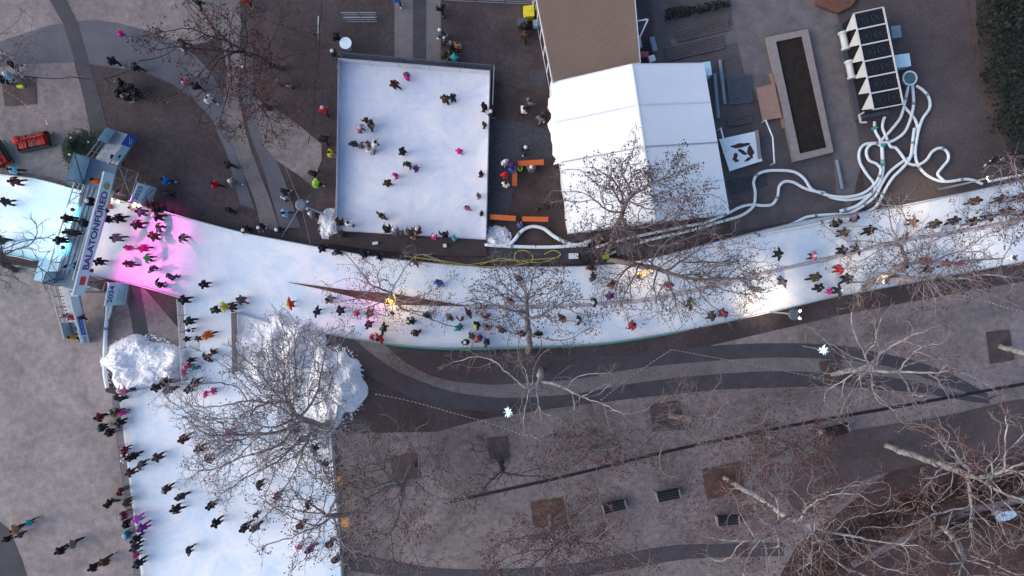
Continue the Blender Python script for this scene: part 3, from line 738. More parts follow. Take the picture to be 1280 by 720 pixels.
hose([(880,279),(903,270),(925,259),(940,256),(955,257),(966,255),(972,245),(974,233),(981,227),(992,228),(1005,235),(1018,239),(1030,241),(1040,247),(1060,250),(1080,246),(1091,239),(1092,229),(1083,217),(1075,203),(1074,190),(1080,181),(1092,179),(1101,182)], 'white hose bending twice right of the printed tarpaulin', group=G)
hose([(880,283),(905,276),(925,270),(938,262),(943,254),(944,240),(942,228),(946,219),(957,214),(975,213),(993,215),(1005,223),(1014,236),(1025,241),(1040,245),(1060,246),(1080,241),(1095,228),(1101,213),(1096,205),(1086,200),(1083,188),(1090,180),(1101,179)], 'white hose in the big arch below the printed tarpaulin', group=G)
hose([(915,300),(960,288),(990,280),(1010,271),(1040,268),(1060,267),(1078,258),(1094,245),(1102,230),(1112,215),(1127,203),(1140,194),(1145,180),(1147,165),(1144,150),(1130,133)], 'white hose from the chiller down along the track edge', group=G)
hose([(918,302),(965,290),(1000,284),(1040,275),(1070,269),(1090,262),(1099,252),(1106,238),(1116,222),(1130,208),(1138,196),(1141,175),(1143,160)], 'second white hose running along the track edge', group=G)
hose([(1145,107),(1154,113),(1161,122),(1162,135),(1153,149),(1147,168),(1144,190),(1147,205),(1156,217),(1170,225),(1185,227),(1210,224),(1228,230)], 'white hose curving from the round tank down to the right', group=G)
hose([(1106,146),(1103,158),(1108,172),(1113,183),(1120,185),(1128,195),(1135,204),(1147,206),(1158,200),(1165,190),(1175,185),(1184,190),(1185,200),(1177,210),(1172,218),(1180,226)], 'white hose with the small loop at right of the tangle', group=G)
hose([(1140,103),(1142,130),(1137,152),(1130,166),(1118,175),(1108,178),(1098,178)], 'white hose from the round tank to the valve block', group=G)
hose([(1136,104),(1131,128),(1126,146),(1116,160),(1105,172),(1099,178)], 'inner white hose from the round tank to the valve block', group=G)
hose([(1093,152),(1094,163),(1099,173),(1103,178)], 'short white hose under the chiller bracket', group=G)
hose([(1102,178),(1103,195),(1103,215),(1097,232),(1085,246),(1070,258),(1050,264)], 'thick white hose running down from the valve block', .14, group=G)
hose([(745,309),(790,297),(840,286),(880,279)], 'white hose half hidden by twigs under the tent edge', group=G)
hose([(760,318),(800,303),(850,291),(880,284)], 'lower white hose half hidden by twigs below the tent edge', group=G)
hose([(606,306),(640,308),(680,309),(705,308),(735,306)], 'straight white hose beside the small snow heap', .14)
hose([(618,307),(635,306),(643,300),(650,291),(658,285),(668,283),(680,286),(692,295),(705,302),(722,306),(740,300)], 'arched white hose below the lower orange tables', .14)
hose([(135,378),(134,395),(132,415),(131,440),(131,465),(134,485)], 'white hose pipe from the 2024 sign down to the snow heap', .15)
hose([(140,376),(138,388),(134,402)], 'short white branch hose below the 2024 sign', .11)
hose([(1235,227),(1260,222),(1290,216)], 'pale hose at the right edge above the track', .1)
for i,(x,y) in enumerate(((1103,182),(1093,160),(1102,206))):
    mb = MB(); c = P(x,y,.3); mb.cyl((c.x,c.y,.05), .14, .45, 10); mb.bar((c.x-.2,c.y,.5),(c.x+.2,c.y,.5),.05)
    tag(mb.build('hose_valve', M_teal), ['teal valve at the hose junction','teal valve just under the chiller bracket','teal valve lowest on the thick white hose'][i], 'valve')
tk = thing('round_tank', 'open round water tank with pale rim right of the chiller', 'tank', P(1131,101,0))
mb = MB(); c = P(1131,101,0); mb.tube([c+Vector((  .52*math.cos(t*math.pi/12), .52*math.sin(t*math.pi/12), .7)) for t in range(25)], .07, 6, False); part(mb, 'rim', M_hose, tk)
mb = MB(); mb.cyl(c, .49, .6, 20); part(mb, 'tub', mat('tank_teal', (.09,.19,.20), .5, .2, 3.0), tk)
for i, pts in enumerate(([(505,320),(540,325),(580,331),(620,326),(660,325),(700,322)], [(515,321),(560,327),(600,333),(640,332),(665,326),(662,316),(652,313),(644,317),(645,326),(655,330)], [(600,331),(625,323),(640,325),(675,328),(700,319),(692,313),(680,318)])):
    hose(pts, ['long yellow cable along the dark strip beside the track','yellow cable making a loop beside the track','yellow cable ending in a small coil near the power box'][i], .028, M_yellow, 'yellow_cable', 'cable', .33)

# ------------------------------------------------------------------ bridge over the track
br = thing('scaffold_bridge', 'steel scaffold footbridge with corrugated deck and stairs crossing the ice track', 'bridge', P(110,300,0))
zd = 3.2
nN, nS = P(137,240,zd), P(104,350,zd)          # east edge of the deck
axis = (nN - nS).normalized(); side = Vector((-axis.y, axis.x, 0))   # side points west
wN, wS = nN + side*1.95, nS + side*1.95
Lb = (nN-nS).length
mb = MB(); nc = 12
for k in range(nc):
    o0 = side*(1.95*(k+.5)/nc); mb.bar(nS + o0 + Vector((0,0,-.02 + (.05 if k%2 else 0))), nN + o0 + Vector((0,0,-.02 + (.05 if k%2 else 0))), 1.95/nc*.96, .06)
part(mb, 'deck', M_deckp, br)
mb = MB(); mb.bar(nS+Vector((0,0,-.25)), nN+Vector((0,0,-.25)), .12, .3); mb.bar(wS+Vector((0,0,-.25)), wN+Vector((0,0,-.25)), .12, .3)
part(mb, 'girder', M_steel, br)
def truss_rail(a, b, h, n, name='railing', mtl=M_steel, parent=br):
    mb = MB(); H = Vector((0,0,h)); zb = Vector((0,0,.06))
    mb.bar(a+H, b+H, .07); mb.bar(a+zb, b+zb, .06); mb.bar(a+H*.5, b+H*.5, .03)
    for i in range(n+1): p = a.lerp(b, i/n); mb.bar(p+zb, p+H, .05)
    for i in range(n):
        p, q = a.lerp(b, i/n), a.lerp(b, (i+1)/n)
        if i % 2: p, q = q, p
        mb.bar(p+zb, q+H, .035)
    return part(mb, name, mtl, parent)
truss_rail(wS, wN, 1.15, 9); truss_rail(nS+side*.1, nN+side*.1, 1.1, 9)
# landings (square towers)
def tower(cN, dirn, name, ln=2.0):
    a = cN; b = cN + side*2.0; d = axis*dirn*ln
    mb = MB(); mb.prism([(v.x,v.y) for v in (a, b, b+d, a+d)], zd-.08, zd-.01); part(mb, 'landing', M_deckp, br)
    mb = MB()
    for v in (a, b, b+d, a+d):
        mb.bar(Vector((v.x,v.y,0)), Vector((v.x,v.y,zd+1.2)), .07)
    for (p, q) in ((a,a+d),(b,b+d),(a+d,b+d),(a,b)):
        for z in (.3, 1.8, zd-.2):
            mb.bar(Vector((p.x,p.y,z)), Vector((q.x,q.y,z)), .05)
        mb.bar(Vector((p.x,p.y,.3)), Vector((q.x,q.y,zd-.2)), .045); mb.bar(Vector((q.x,q.y,.3)), Vector((p.x,p.y,zd-.2)), .045)
    part(mb, 'tower_frame', M_steel, br)
    return a, b, a+d, b+d
tN = tower(nN, 1, 'n'); tS = tower(nS, -1, 's', .9)
# tarp screens on the west side of the landings
def screen(a, b, z0, z1, name='screen', mtl=M_tarp):
    mb = MB(); mb.bar(Vector((a.x,a.y,(z0+z1)/2)), Vector((b.x,b.y,(z0+z1)/2)), .03, z1-z0); s_ = part(mb, name, mtl, br)
    mb = MB(); e = Vector((.03,0,0))
    for p, q in (((a,z0),(b,z1)), ((a,z0),(b,z0)), ((a,z1),(b,z1)), ((a,z0),(a,z1)), ((b,z0),(b,z1))):
        mb.bar(Vector((p[0].x,p[0].y,p[1]))+e, Vector((q[0].x,q[0].y,q[1]))+e, .05)
    part(mb, 'screen_frame', M_dsteel, br)
screen(tN[1]+side*.05, tN[3]+side*.05, zd, zd+2.0)
screen(tS[1]+side*.05, tS[3]+side*.05, 1.6, zd+1.2)
# pale lower tarps next to the south tower
mb = MB(); a = P(45,335,0)
mb.prism([(v.x,v.y) for v in (P(50,322,.5),P(76,330,.5),P(70,356,.5),P(42,350,.5))], .46, .5)
tag(mb.build('ground_tarpaulin', M_tarp), 'pale tarpaulin on the ground left of the lower bridge tower', 'tarpaulin')
# stairs
def stairs(a, b, end, n, width=1.95):
    """a,b top corners (east, west), end = ground point of the east foot"""
    mb = MB(); top = Vector((a.x,a.y,zd)); foot = Vector((end.x,end.y,0)); sd = (Vector((b.x,b.y,0))-Vector((a.x,a.y,0)))
    for i in range(n):
        t0 = (i+.5)/n; p = top.lerp(foot, t0); q = p + sd
        mb.bar(p, q, .24, .05)
    part(mb, 'stair_treads', M_steel, br)
    for o_ in (Vector((0,0,0)), sd):
        mb = MB(); mb.bar(top+o_+Vector((0,0,-.12)), foot+o_+Vector((0,0,.05)), .06, .22); part(mb, 'stringer', M_steel, br)
        mb = MB(); h = Vector((0,0,1.05)); mb.bar(top+o_+h, foot+o_+h, .06); mb.bar(top+o_+h*.5, foot+o_+h*.5, .04)
        for i in range(6): p = top.lerp(foot, i/5)+o_; mb.bar(p, p+h, .05)
        part(mb, 'handrail', M_steel, br)
    return top, foot, sd
fN = P(171,172,0); fS = P(112,428,0)
tpN, ftN, sdN = stairs(tN[2], tN[2]+side*1.7, fN, 16)
tpS, ftS, sdS = stairs(tS[2]+side*.2, tS[2]+side*1.6, fS, 16)
# stair banners (east side facing the camera side)
def slope_panel(p, q, z0, z1, mtl, parent, offv=Vector((.05,0,0)), name='stair_banner'):
    mb = MB(); a0 = p+offv+Vector((0,0,z0)); b0 = q+offv+Vector((0,0,z0)); a1 = p+offv+Vector((0,0,z1)); b1 = q+offv+Vector((0,0,z1)); t_ = Vector((.02,0,0))
    mb.add([a0,b0,b1,a1,a0+t_,b0+t_,b1+t_,a1+t_],[(0,3,2,1),(4,5,6,7),(0,1,5,4),(1,2,6,5),(2,3,7,6),(3,0,4,7)])
    return part(mb, name, mtl, parent)
s1 = slope_panel(tpN.lerp(ftN,.12), tpN.lerp(ftN,.62), .1, 1.15, M_tarp, br)
s2 = slope_panel(tpN.lerp(ftN,.625), tpN.lerp(ftN,1.0), .1, 1.35, M_blue, br)
mb = MB()
for (u0,v0,u1,v1) in ((.70,.4,.92,1.0),(.72,.3,.9,.55)):
    mb.bar(tpN.lerp(ftN,u0)+Vector((.085,0,v0)), tpN.lerp(ftN,u1)+Vector((.085,0,v1)), .012, .08)
part(mb, 'banner_mark', M_tarp, s2)
slope_panel(tpN.lerp(ftN,.55)+sdN, tpN.lerp(ftN,1.0)+sdN, .1, 1.35, M_tarp, br)
s3 = slope_panel(tpS.lerp(ftS,.1), tpS.lerp(ftS,1.0), .1, 1.1, mat('banner_white',(.50,.60,.66),.5,.1,1.0), br)
slope_panel(tpS.lerp(ftS,.7)+sdS, tpS.lerp(ftS,1.0)+sdS, .1, 1.1, M_tarp, br)
mb = MB(); mb.add([tpS.lerp(ftS,.50)+Vector((.08,0,.30)), tpS.lerp(ftS,.84)+Vector((.08,0,.30)), tpS.lerp(ftS,.84)+Vector((.08,0,.90)), tpS.lerp(ftS,.50)+Vector((.08,0,.90))],[(0,1,2,3),(3,2,1,0)][:1])
part(mb, 'banner_mark', M_blue, s3)
mb = MB()
for k in range(9):
    t0 = .52+.033*k; a = tpS.lerp(ftS,t0); mb.bar(a+Vector((.09,0,.5)), a+Vector((.09,0,.5+.1+.06*(k%3))), .05, .01)
part(mb, 'banner_lettering', M_tarp, s3)
mb = MB()
for k in range(4):
    t0 = .88+.03*k; a = tpS.lerp(ftS,t0); mb.bar(a+Vector((.085,0,.4)), a+Vector((.085,0,.8)), .06, .01)
part(mb, 'banner_mark', M_blue, s3)

# the long banner, facing east
bN, bS = P(143.5,218,3.35), P(105,369,3.35)
bh = 1.35
ba = (bN-bS).normalized(); be = Vector((ba.y, -ba.x, 0))   # east normal
bn = thing('name_banner', 'long pale blue banner with town name lettering hung on the footbridge', 'banner', (bS.x, bS.y, 3.35))
mb = MB(); mb.bar(Vector((bS.x,bS.y,3.35+bh/2)), Vector((bN.x,bN.y,3.35+bh/2)), .05, bh); part(mb, 'panel', M_sign, bn)
mb = MB()
for s_ in (.02,.25,.5,.75,.98):
    p = bS.lerp(bN, s_) - be*.12; mb.bar(Vector((p.x,p.y,0 if s_ in (.02,.98) else 3.0)), Vector((p.x,p.y,3.3+bh)), .08)
for z in (3.4, 3.3+bh): mb.bar(Vector((bS.x,bS.y,z))-be*.06, Vector((bN.x,bN.y,z))-be*.06, .06)
for s_ in (.05,.3,.55,.8):
    p = bS.lerp(bN, s_); mb.bar(Vector((p.x,p.y,3.4))-be*.1, Vector((p.x,p.y,3.1))+side*1.0, .05)
part(mb, 'frame', M_steel, bn)
def text(s, org, xdir, nrm, width, height, name, mtl, root, ext=.006):
    cu = bpy.data.curves.new(name, 'FONT'); cu.body = s; cu.size = 1; cu.extrude = .002; cu.offset = ext
    ob = bpy.data.objects.new(name, cu); COL.objects.link(ob)
    bpy.context.view_layer.update()
    dg = bpy.context.evaluated_depsgraph_get()
    me = bpy.data.meshes.new_from_object(ob.evaluated_get(dg)); bpy.data.objects.remove(ob)
    xs = [v.co.x for v in me.vertices]; ys = [v.co.y for v in me.vertices]
    x0, x1, y0, y1 = min(xs), max(xs), min(ys), max(ys)
    up_ = Vector((0,0,1)); off_ = Vector(root.location) if root.parent is None else Vector(root.location)+Vector(root.parent.location)
    for v in me.vertices:
        u = (v.co.x-x0)/(x1-x0)*width; w = (v.co.y-y0)/(y1-y0)*height
        v.co = Vector(org) + xdir*u + up_*w + nrm*(v.co.z) - off_
    me.materials.clear(); me.materials.append(mtl)
    o = bpy.data.objects.new(name, me); COL.objects.link(o); o.parent = root
    return o
p0 = bS.lerp(bN, .21) + be*.035; p0.z = 3.35+.30
text('BALATONFÜRED', p0, ba, be, (bN-bS).length*.64, .95, 'lettering', M_ink, bn, .032)
# emblem: small golden and green crest
mb = MB(); c = bS.lerp(bN, .895); c.z = 3.35+.68; 
ring = [c + be*.04 + ba*(.24*math.cos(t*math.pi/8)) + Vector((0,0,.34*math.sin(t*math.pi/8))) for t in range(17)]
mb.tube(ring, .05, 5, False); part(mb, 'emblem_ring', mat('old_gold',(.40,.36,.10),.5,.2,4.0), bn)
mb = MB(); mb.add([c+be*.032+ba*(.2*math.cos(t*math.pi/8))+Vector((0,0,.3*math.sin(t*math.pi/8))) for t in range(16)],[tuple(range(16))]); part(mb, 'emblem', mat('sage',(.20,.33,.28),.5,.2,4.0), bn)
mb = MB(); c = bS.lerp(bN, .12); c.z = 3.35+.5; mb.bar(c+be*.035-ba*.32+Vector((0,0,.15)), c+be*.035+ba*.32+Vector((0,0,.15)), .03, .62); part(mb, 'red_mark', M_red, bn)

def year_sign(b0, b1, h, txt, label, marks):
    """b0 south foot pixel, b1 north foot pixel"""
    s0, s1 = P(*b0,.25), P(*b1,.25); d = (s1-s0).normalized(); e = Vector((d.y,-d.x,0)); c = (s0+s1)/2
    r = thing('year_sign', label, 'sign', (c.x,c.y,0), 'year signs flanking the bridge')
    mb = MB(); mb.bar(Vector((s0.x,s0.y,.25+h/2)), Vector((s1.x,s1.y,.25+h/2)), .06, h); part(mb, 'panel', M_sign, r)
    mb = MB()
    for s_ in (s0, s1):
        q = s_-e*.1; mb.bar(Vector((q.x,q.y,0)), Vector((q.x,q.y,.25+h)), .07); mb.bar(Vector((q.x,q.y,1.6)), Vector((q.x,q.y,.03))-e*1.1, .05)
    part(mb, 'frame', M_steel, r)
    w = (s1-s0).length
    o_ = s0+d*w*.12+e*.04; o_.z = .25+h*.70
    text(txt, o_, d, e, w*.76, h*.22, 'lettering', M_ink, r, .02)
    mb = MB()
    for (u0,v0,u1,v1,t_) in marks: mb.bar(s0+d*w*u0+e*.04+Vector((0,0,h*v0)), s0+d*w*u1+e*.04+Vector((0,0,h*v1)), .008, t_)
    part(mb, 'marks', M_ink, r)
rnd = random.Random(5)
mk = [(.2+.1*i, .42+.02*(i%2), .26+.1*i, .46, .05) for i in range(6)] + [(.25+.12*i, .30, .31+.12*i, .33, .05) for i in range(4)] + [(.15+.14*i, .16, .24+.14*i, .18, .04) for i in range(5)]
year_sign((156,381), (161,354), 2.75, '2024', 'square pale blue sign reading 2024 at the lower side of the track', mk)
year_sign((186,257), (196,235), 2.75, '2025', 'square pale blue sign reading 2025 at the upper side of the track', [(.2,.2,.5,.42,.07),(.5,.42,.85,.12,.07),(.15,.45,.4,.38,.04),(.62,.5,.9,.3,.05)])
# warm lights on fence near 2025 sign
for i,(x,y,lb) in enumerate(((148,251,'leftmost small warm lamp on the fence by the bridge'),(156,254,'second small warm lamp on the fence by the bridge'),(177,257,'small warm lamp on the fence left of the people at the 2025 sign'),(182,259,'small warm lamp on the fence right under the 2025 sign'))):
    r = thing('fence_lamp', lb, 'lamp', P(x,y,0), 'warm lamps on the track fence')
    mb = MB(); mb.cyl((0,0,0), .03, .95, 8); mb.build('stem', M_dsteel, r); mb = MB(); mb.ball((0,0,1.0), .11, 10, 6); mb.build('bulb', M_lampw, r)

# flood lights (lit lamps that colour the ice)
def flood(px, py, z, target, colr, power, lens, label, ang=70, blend=.8):
    p = P(px, py, z); tp = P(*target, 0.1)
    r = thing('floodlight', label, 'floodlight', p, 'coloured floodlights on the bridge')
    d = (tp - p).normalized()
    mb = MB(); mb.tube([(0,0,0), d*.22], [.10,.15], 10); mb.build('housing', M_black, r)
    mb = MB(); mb.tube([d*.225, d*.24], [.13,.13], 10); mb.build('lens', lens, r)
    mb = MB(); mb.bar((0,0,-.3),(0,0,0),.04); mb.build('bracket', M_dsteel, r)
    ld = bpy.data.lights.new('flood_lamp', 'SPOT'); ld.energy = power; ld.color = colr; ld.spot_size = R(ang); ld.spot_blend = blend; ld.shadow_soft_size = .2
    lo = bpy.data.objects.new('flood_lamp', ld); COL.objects.link(lo); lo.parent = r; lo.location = d*.3
    lo.rotation_euler = d.to_track_quat('-Z','Y').to_euler()
PK = (1,.10,.52)
flood(144,238,4.9,(205,290),PK,950,M_pinkl,'pink floodlight at the upper end of the long banner',64,1)
flood(112,338,4.9,(182,345),PK,900,M_pinkl,'pink floodlight at the lower end of the long banner',75,1)
flood(133,262,4.9,(165,305),PK,80,M_pinkl,'pink floodlight in the middle of the long banner',80)
flood(492,392,3.6,(440,378),PK,220,M_pinkl,'pink floodlight at the foot of the small island tree',80,1)
flood(92,262,4.5,(40,262),(.25,.85,1),450,M_cyanl,'cyan floodlight on the left rail of the bridge',110)
flood(80,310,4.5,(25,290),(.25,.85,1),380,M_cyanl,'cyan floodlight low on the left rail of the bridge',110)

# ------------------------------------------------------------------ lamp posts
def lamp_post(px, py, z, label, lit=None, power=0, arm=(0,0), tgt=None, head='disc'):
    hp = P(px, py, z); base = Vector((hp.x-arm[0], hp.y-arm[1], 0))
    r = thing('lamp_post', label, 'lamp post', base)
    mb = MB(); mb.tube([base, base+Vector((0,0,z-.1))], [.09,.05], 8); mb.tube([base+Vector((0,0,z-.15)), hp+Vector((0,0,-.08))], .04, 6); part(mb, 'pole', M_steel, r)
    mb = MB(); mb.cyl((base.x,base.y,0), .2, .12, 12); part(mb, 'base_plate', M_dsteel, r)
    sr = .42 if head == 'disc' else .17
    mb = MB(); mb.cyl((hp.x,hp.y,z-.06), sr, .10, 20, sr*.7); part(mb, 'lamp_shade', mat('lamp_top',(.09,.12,.15),.5,.1,2.0), r)
    if lit:
        mb = MB(); mb.ball((hp.x,hp.y,z-.12), .16, 10, 6); part(mb, 'bulb', lit, r)
    for i_, (a_) in enumerate((.5, -.6)):
        mb = MB(); q = hp + Vector(((sr+.05)*math.cos(a_), (sr+.05)*math.sin(a_), -.1)); mb.box(q, (.22,.12,.1), a_); part(mb, 'spotlight_head', M_lampw if lit and head == 'disc' else M_steel, r)
    if power:
        ld = bpy.data.lights.new('lamp_light','SPOT'); ld.energy = power; ld.color = (1,.72,.45); ld.spot_size = R(75); ld.spot_blend = 1; ld.shadow_soft_size = .3
        lo = bpy.data.objects.new('lamp_light', ld); COL.objects.link(lo); lo.parent = r; lo.location = hp - base + Vector((-.1,.1,-.3))
        d = (P(*tgt,0)-hp).normalized(); lo.rotation_euler = d.to_track_quat('-Z','Y').to_euler()
    return hp
H1 = lamp_post(376, 256, 6.0, 'lamp post with round grey head and four stay cables above the track')
H2 = lamp_post(993, 393, 5.0, 'lit lamp post beside the lower track edge above the curved paths', M_lampw, 560, tgt=(958,368))
lamp_post(798, 346, 5.0, 'lit lamp post hidden in the twigs of the track tree', M_lampw, 170, tgt=(812,345), head='small')
lamp_post(1238, 222, 6.0, 'lit lamp post at the far right above the track', M_lampw, 520, tgt=(1150,262), head='small')
lamp_post(1268, 322, 6.0, 'lit lamp post at the right edge below the track', M_lampw, 520, tgt=(1250,290), head='small')
lamp_post(1108, 352, 5.5, 'lit lamp post among pale branches at the lower track edge', M_lampw, 330, tgt=(1085,330), head='small')
lamp_post(700, 345, 5.5, 'lit lamp post on the centre of the track under twigs', M_lampw, 600, tgt=(680,350)) if False else None

# starburst lights
def starburst(px, py, label, seed):
    z = 3.6; c = P(px, py, z); r = thing('starburst_light', label, 'light', (c.x,c.y,0), 'glowing starburst lights along the curved path')
    rnd = random.Random(seed)
    mb = MB(); mb.tube([(0,0,0),(0,0,z-.15)], [.06,.04], 8); mb.build('pole', M_steel, r)
    mb = MB()
    for i in range(46):
        v = Vector((rnd.gauss(0,1), rnd.gauss(0,1), rnd.gauss(0,1))).normalized()*rnd.uniform(.26,.42); mb.bar(v*.15, v, .012)
    o = mb.build('rays', M_cool, r); o.location = (0,0,z)
    mb = MB(); mb.ball((0,0,z), .07, 10, 8); mb.build('core', M_cool, r)
starburst(634.5, 515.5, 'glowing cool white starburst light at the centre of the curved path', 1)
starburst(1029, 437.5, 'glowing cool white starburst light at the right end of the path', 2)

# bright amber fairy light wraps
def wrap(px, py, h, label, seed, r0=.22, power=120, spread=.35, mtl=None):
    rnd = random.Random(seed); c = P(px, py, 0); r = thing('fairy_light_string', label, 'fairy lights', c)
    mb = MB()
    for s_ in range(3):
        a0 = rnd.uniform(0,6.28); dx, dy = rnd.uniform(-spread,spread), rnd.uniform(-spread,spread); pts = []
        for i in range(40):
            t_ = i/39; a = a0+t_*22; rr = r0*(1-.5*t_); pts.append(Vector((dx*t_*2+rr*math.cos(a), dy*t_*2+rr*math.sin(a), .2+t_*h)))
        mb.tube(pts, .022, 4)
    mb.build('led_cable', mtl or M_amber, r)
    ld = bpy.data.lights.new('amber_glow','POINT'); ld.energy = power; ld.color = (1,.55,.18); ld.shadow_soft_size = .4
    lo = bpy.data.objects.new('amber_glow', ld); COL.objects.link(lo); lo.parent = r; lo.location = (.3,-.5,h*.6)
wrap(492, 374, 3.2, 'golden fairy lights wound up the small tree on the narrow island', 1, power=55)
wrap(424, 597, 1.2, 'amber fairy lights on a shrub at the right edge of the ice field', 2, power=4, mtl=M_amberd)
wrap(432, 645, 1.2, 'amber fairy lights lower down the right edge of the ice field', 3, power=4, mtl=M_amberd)
wrap(800, 343, 3.0, 'warm fairy lights wound around the track tree branches', 4, power=10)

# ------------------------------------------------------------------ cables and light strings
def string(pts, label, zs, bulbs=True, mtl=None, r=.018, seed=1, sag=.5, name='light_string', cat='light string'):
    w = [P(x, y, z) for (x, y), z in zip(pts, zs)]
    path = []
    for a, b in zip(w, w[1:]):
        n = 24
        for i in range(n): t_ = i/n; p = a.lerp(b, t_); p.z -= sag*4*t_*(1-t_); path.append(p)
    path.append(w[-1])
    r_ = thing(name, label, cat, (w[0].x, w[0].y, 0))
    mb = MB(); mb.tube(path, r, 4); part(mb, 'wire', mtl or M_wire, r_)
    if bulbs:
        rs = resample(path, min(100, int(sum((b-a).length for a, b in zip(path, path[1:]))/.28)))
        mb = MB(); mb.ball((0, 0, 0), .036, 6, 4); pb_ = None
        for p in rs:
            if pb_ is None: pb_ = mb.build('bulb', M_bulb, r_); o = pb_
            else: o = copy_obj(pb_, r_)
            o.location = (p.x - r_.location.x, p.y - r_.location.y, p.z - .04)
string([(752,500),(840,437),(1062,480)], 'light string with small bulbs crossing the curved paths in a bent line', (6,5,6), r=.022)
string([(470,493),(560,515),(655,545),(670,548)], 'light string with small bulbs below the left end of the curved path', (6,5.5,6,6))
string([(1192,364),(1240,378),(1290,392)], 'light string with pinkish bulbs at the right edge below the track', (6,5.5,5.5))
string([(5,113),(35,135),(58,155)], 'light string over the pale paving beside the red gift sleigh', (5,4.5,5))
string([(376,256),(318,128)], 'pale stay wire running up left from the round lamp post', (6,7), False)
string([(376,256),(416,300)], 'pale stay wire running down right from the round lamp post', (6,1), False)
for i, q in enumerate((((376,256),(352,296)), ((376,256),(388,306)), ((376,256),(371,240)), ((376,256),(394,238)))):
    string(q, ['stay cable of round lamp post towards the lower left','stay cable of round lamp post straight down to the fence','short stay cable of round lamp post to the upper left','short stay cable of round lamp post to the upper right'][i], (5.9,.6), False, M_steel, sag=.05, name='stay_cable', cat='cable')
string([(400,-10),(399,30),(393,105),(385,180)], 'dark overhead cable left of the square rink', (7,7,7,6), False, M_dwire, .03, name='overhead_cable', cat='cable')
string([(398,20),(397,50)], 'pale cable segment left of the square rink', (7,7), False, M_white, .03, name='overhead_cable', cat='cable', sag=.02)
string([(175,76),(222,58)], 'dark cable over the slate arc near the upper walkers', (6,6), False, M_dwire, .035, name='overhead_cable', cat='cable')
string([(30,95),(90,96),(130,98),(175,76)], 'dark overhead cable crossing the dark band at upper left', (6,5.5,6,6), False, M_dwire, .035, name='overhead_cable', cat='cable')
string([(130,98),(146,110),(158,122)], 'dark cable above the group dressed in black', (6,6,6), False, M_dwire, .03, name='overhead_cable', cat='cable')
string([(130,98),(124,120),(112,150)], 'thin pale cable down the dark band to the bridge', (6,6,6), False, M_wire, .02, name='overhead_cable', cat='cable')
string([(431,316),(470,365),(492,375)], 'dark cable from the upper fence to the island tree', (2,4,5), False, M_dwire, .03, name='overhead_cable', cat='cable')
string([(500,386),(560,407),(580,411)], 'dark cable slanting over the lower lane', (5,5,5), False, M_dwire, .03, name='overhead_cable', cat='cable')
string([(425,66),(420,80),(428,110)], 'pale cable at the upper left corner of the square rink', (3,3,2), False, M_wire, .025, name='overhead_cable', cat='cable')
string([(739,280),(741,332)], 'dark cable in front of the tent corner', (5,5), False, M_dwire, .03, name='overhead_cable', cat='cable')

# ------------------------------------------------------------------ christmas tree and gift sleigh
ct = thing('christmas_tree', 'decorated christmas tree with white baubles beside the footbridge', 'tree', P(119,193,0))
rnd = random.Random(8)
mb = MB(); mb.tube([(0,0,0),(0,0,3.4)], [.10,.02], 8); mb.build('trunk', M_barkd, ct)
mb = MB()
for i in range(5200):
    t_ = rnd.random()**.8; z = .5 + 3.1*t_; rr = 1.95*(1-t_)**.85*(.45+.6*rnd.random()**.5); a = rnd.uniform(0,6.28)
    lobes = 1+.13*math.sin(a*7+z*6); p = Vector((rr*lobes*math.cos(a), rr*lobes*math.sin(a), z))
    d = Vector((math.cos(a)+rnd.uniform(-.6,.6), math.sin(a)+rnd.uniform(-.6,.6), rnd.uniform(-.2,.4))).normalized()*rnd.uniform(.1,.22)
    s = d.cross(Vector((0,0,1))).normalized()*.04; mb.add([p-s, p+s, p+d],[(0,1,2)])
mb.build('needles', M_fir, ct)
bb = MB(); bb.ball((0,0,0), .11, 8, 6); pb = None
for (a, z, rr) in ((1.9,2.6,.75),(.6,2.2,.9),(3.3,1.6,1.25),(5.0,1.8,1.1),(4.4,2.9,.55),(2.6,2.0,1.15),(0,3.4,.12)):
    if pb is None: pb = bb.build('bauble', mat('pearl',(.8,.82,.8),.3,.05,2.0), ct); o = pb
    else: o = copy_obj(pb, ct)
    o.location = (rr*math.cos(a), rr*math.sin(a), z)
def sleigh(cx, cy, ang, label, L=2.4):
    c = P(cx, cy, .4); r = thing('gift_sleigh', label, 'sleigh', (c.x,c.y,0), 'red and green gift sleighs on the pale paving'); r.rotation_euler.z = ang
    mg = mat('sleigh_green',(.035,.042,.036),.6,.3,3.0); mr = mat('bow_red',(.30,.012,.015),.6,.25,5.0)
    m = MB(); m.box((0,0,.38),(L,1.15,.08)); m.box((0,.56,.6),(L,.06,.4)); m.box((0,-.56,.6),(L,.06,.4)); m.box((-L/2+.03,0,.65),(.06,1.06,.5)); m.build('body', mg, r)
    for s in (-1,1):
        m = MB(); m.tube([(-L*.55,s*.5,.06),(0,s*.5,.05),(L*.5,s*.5,.06),(L*.62,s*.5,.25),(L*.6,s*.5,.5)], .04, 6); m.build('runner', M_dsteel, r)
    for k, x in enumerate((-.65,.1,.75)):
        m = MB(); m.box((x,0,.72),(.62,.9,.55)); g_ = m.build('gift_box', [mr,mg,mr][k], r)
        m = MB(); m.box((x,0,1.0),(.16,.96,.04)); m.box((x,0,.985),(.66,.14,.04))
        for s in (-1,1): m.tube([(x,0,1.0),(x+s*.12,.14,1.22),(x+s*.34,.2,1.2),(x+s*.3,-.02,1.04),(x,0,1.0)], .07, 6)
        m.build('bow', mr, g_)
    m = MB(); m.ball((-L*.42,.25,.95), .36, 12, 8, .8); m.build('red_cushion', mr, r)
sleigh(44,178,R(12),'red and green gift sleigh with bows above the left ice')
sleigh(0,192,R(-60),'red gift sleigh cut by the left edge of the picture',1.8)

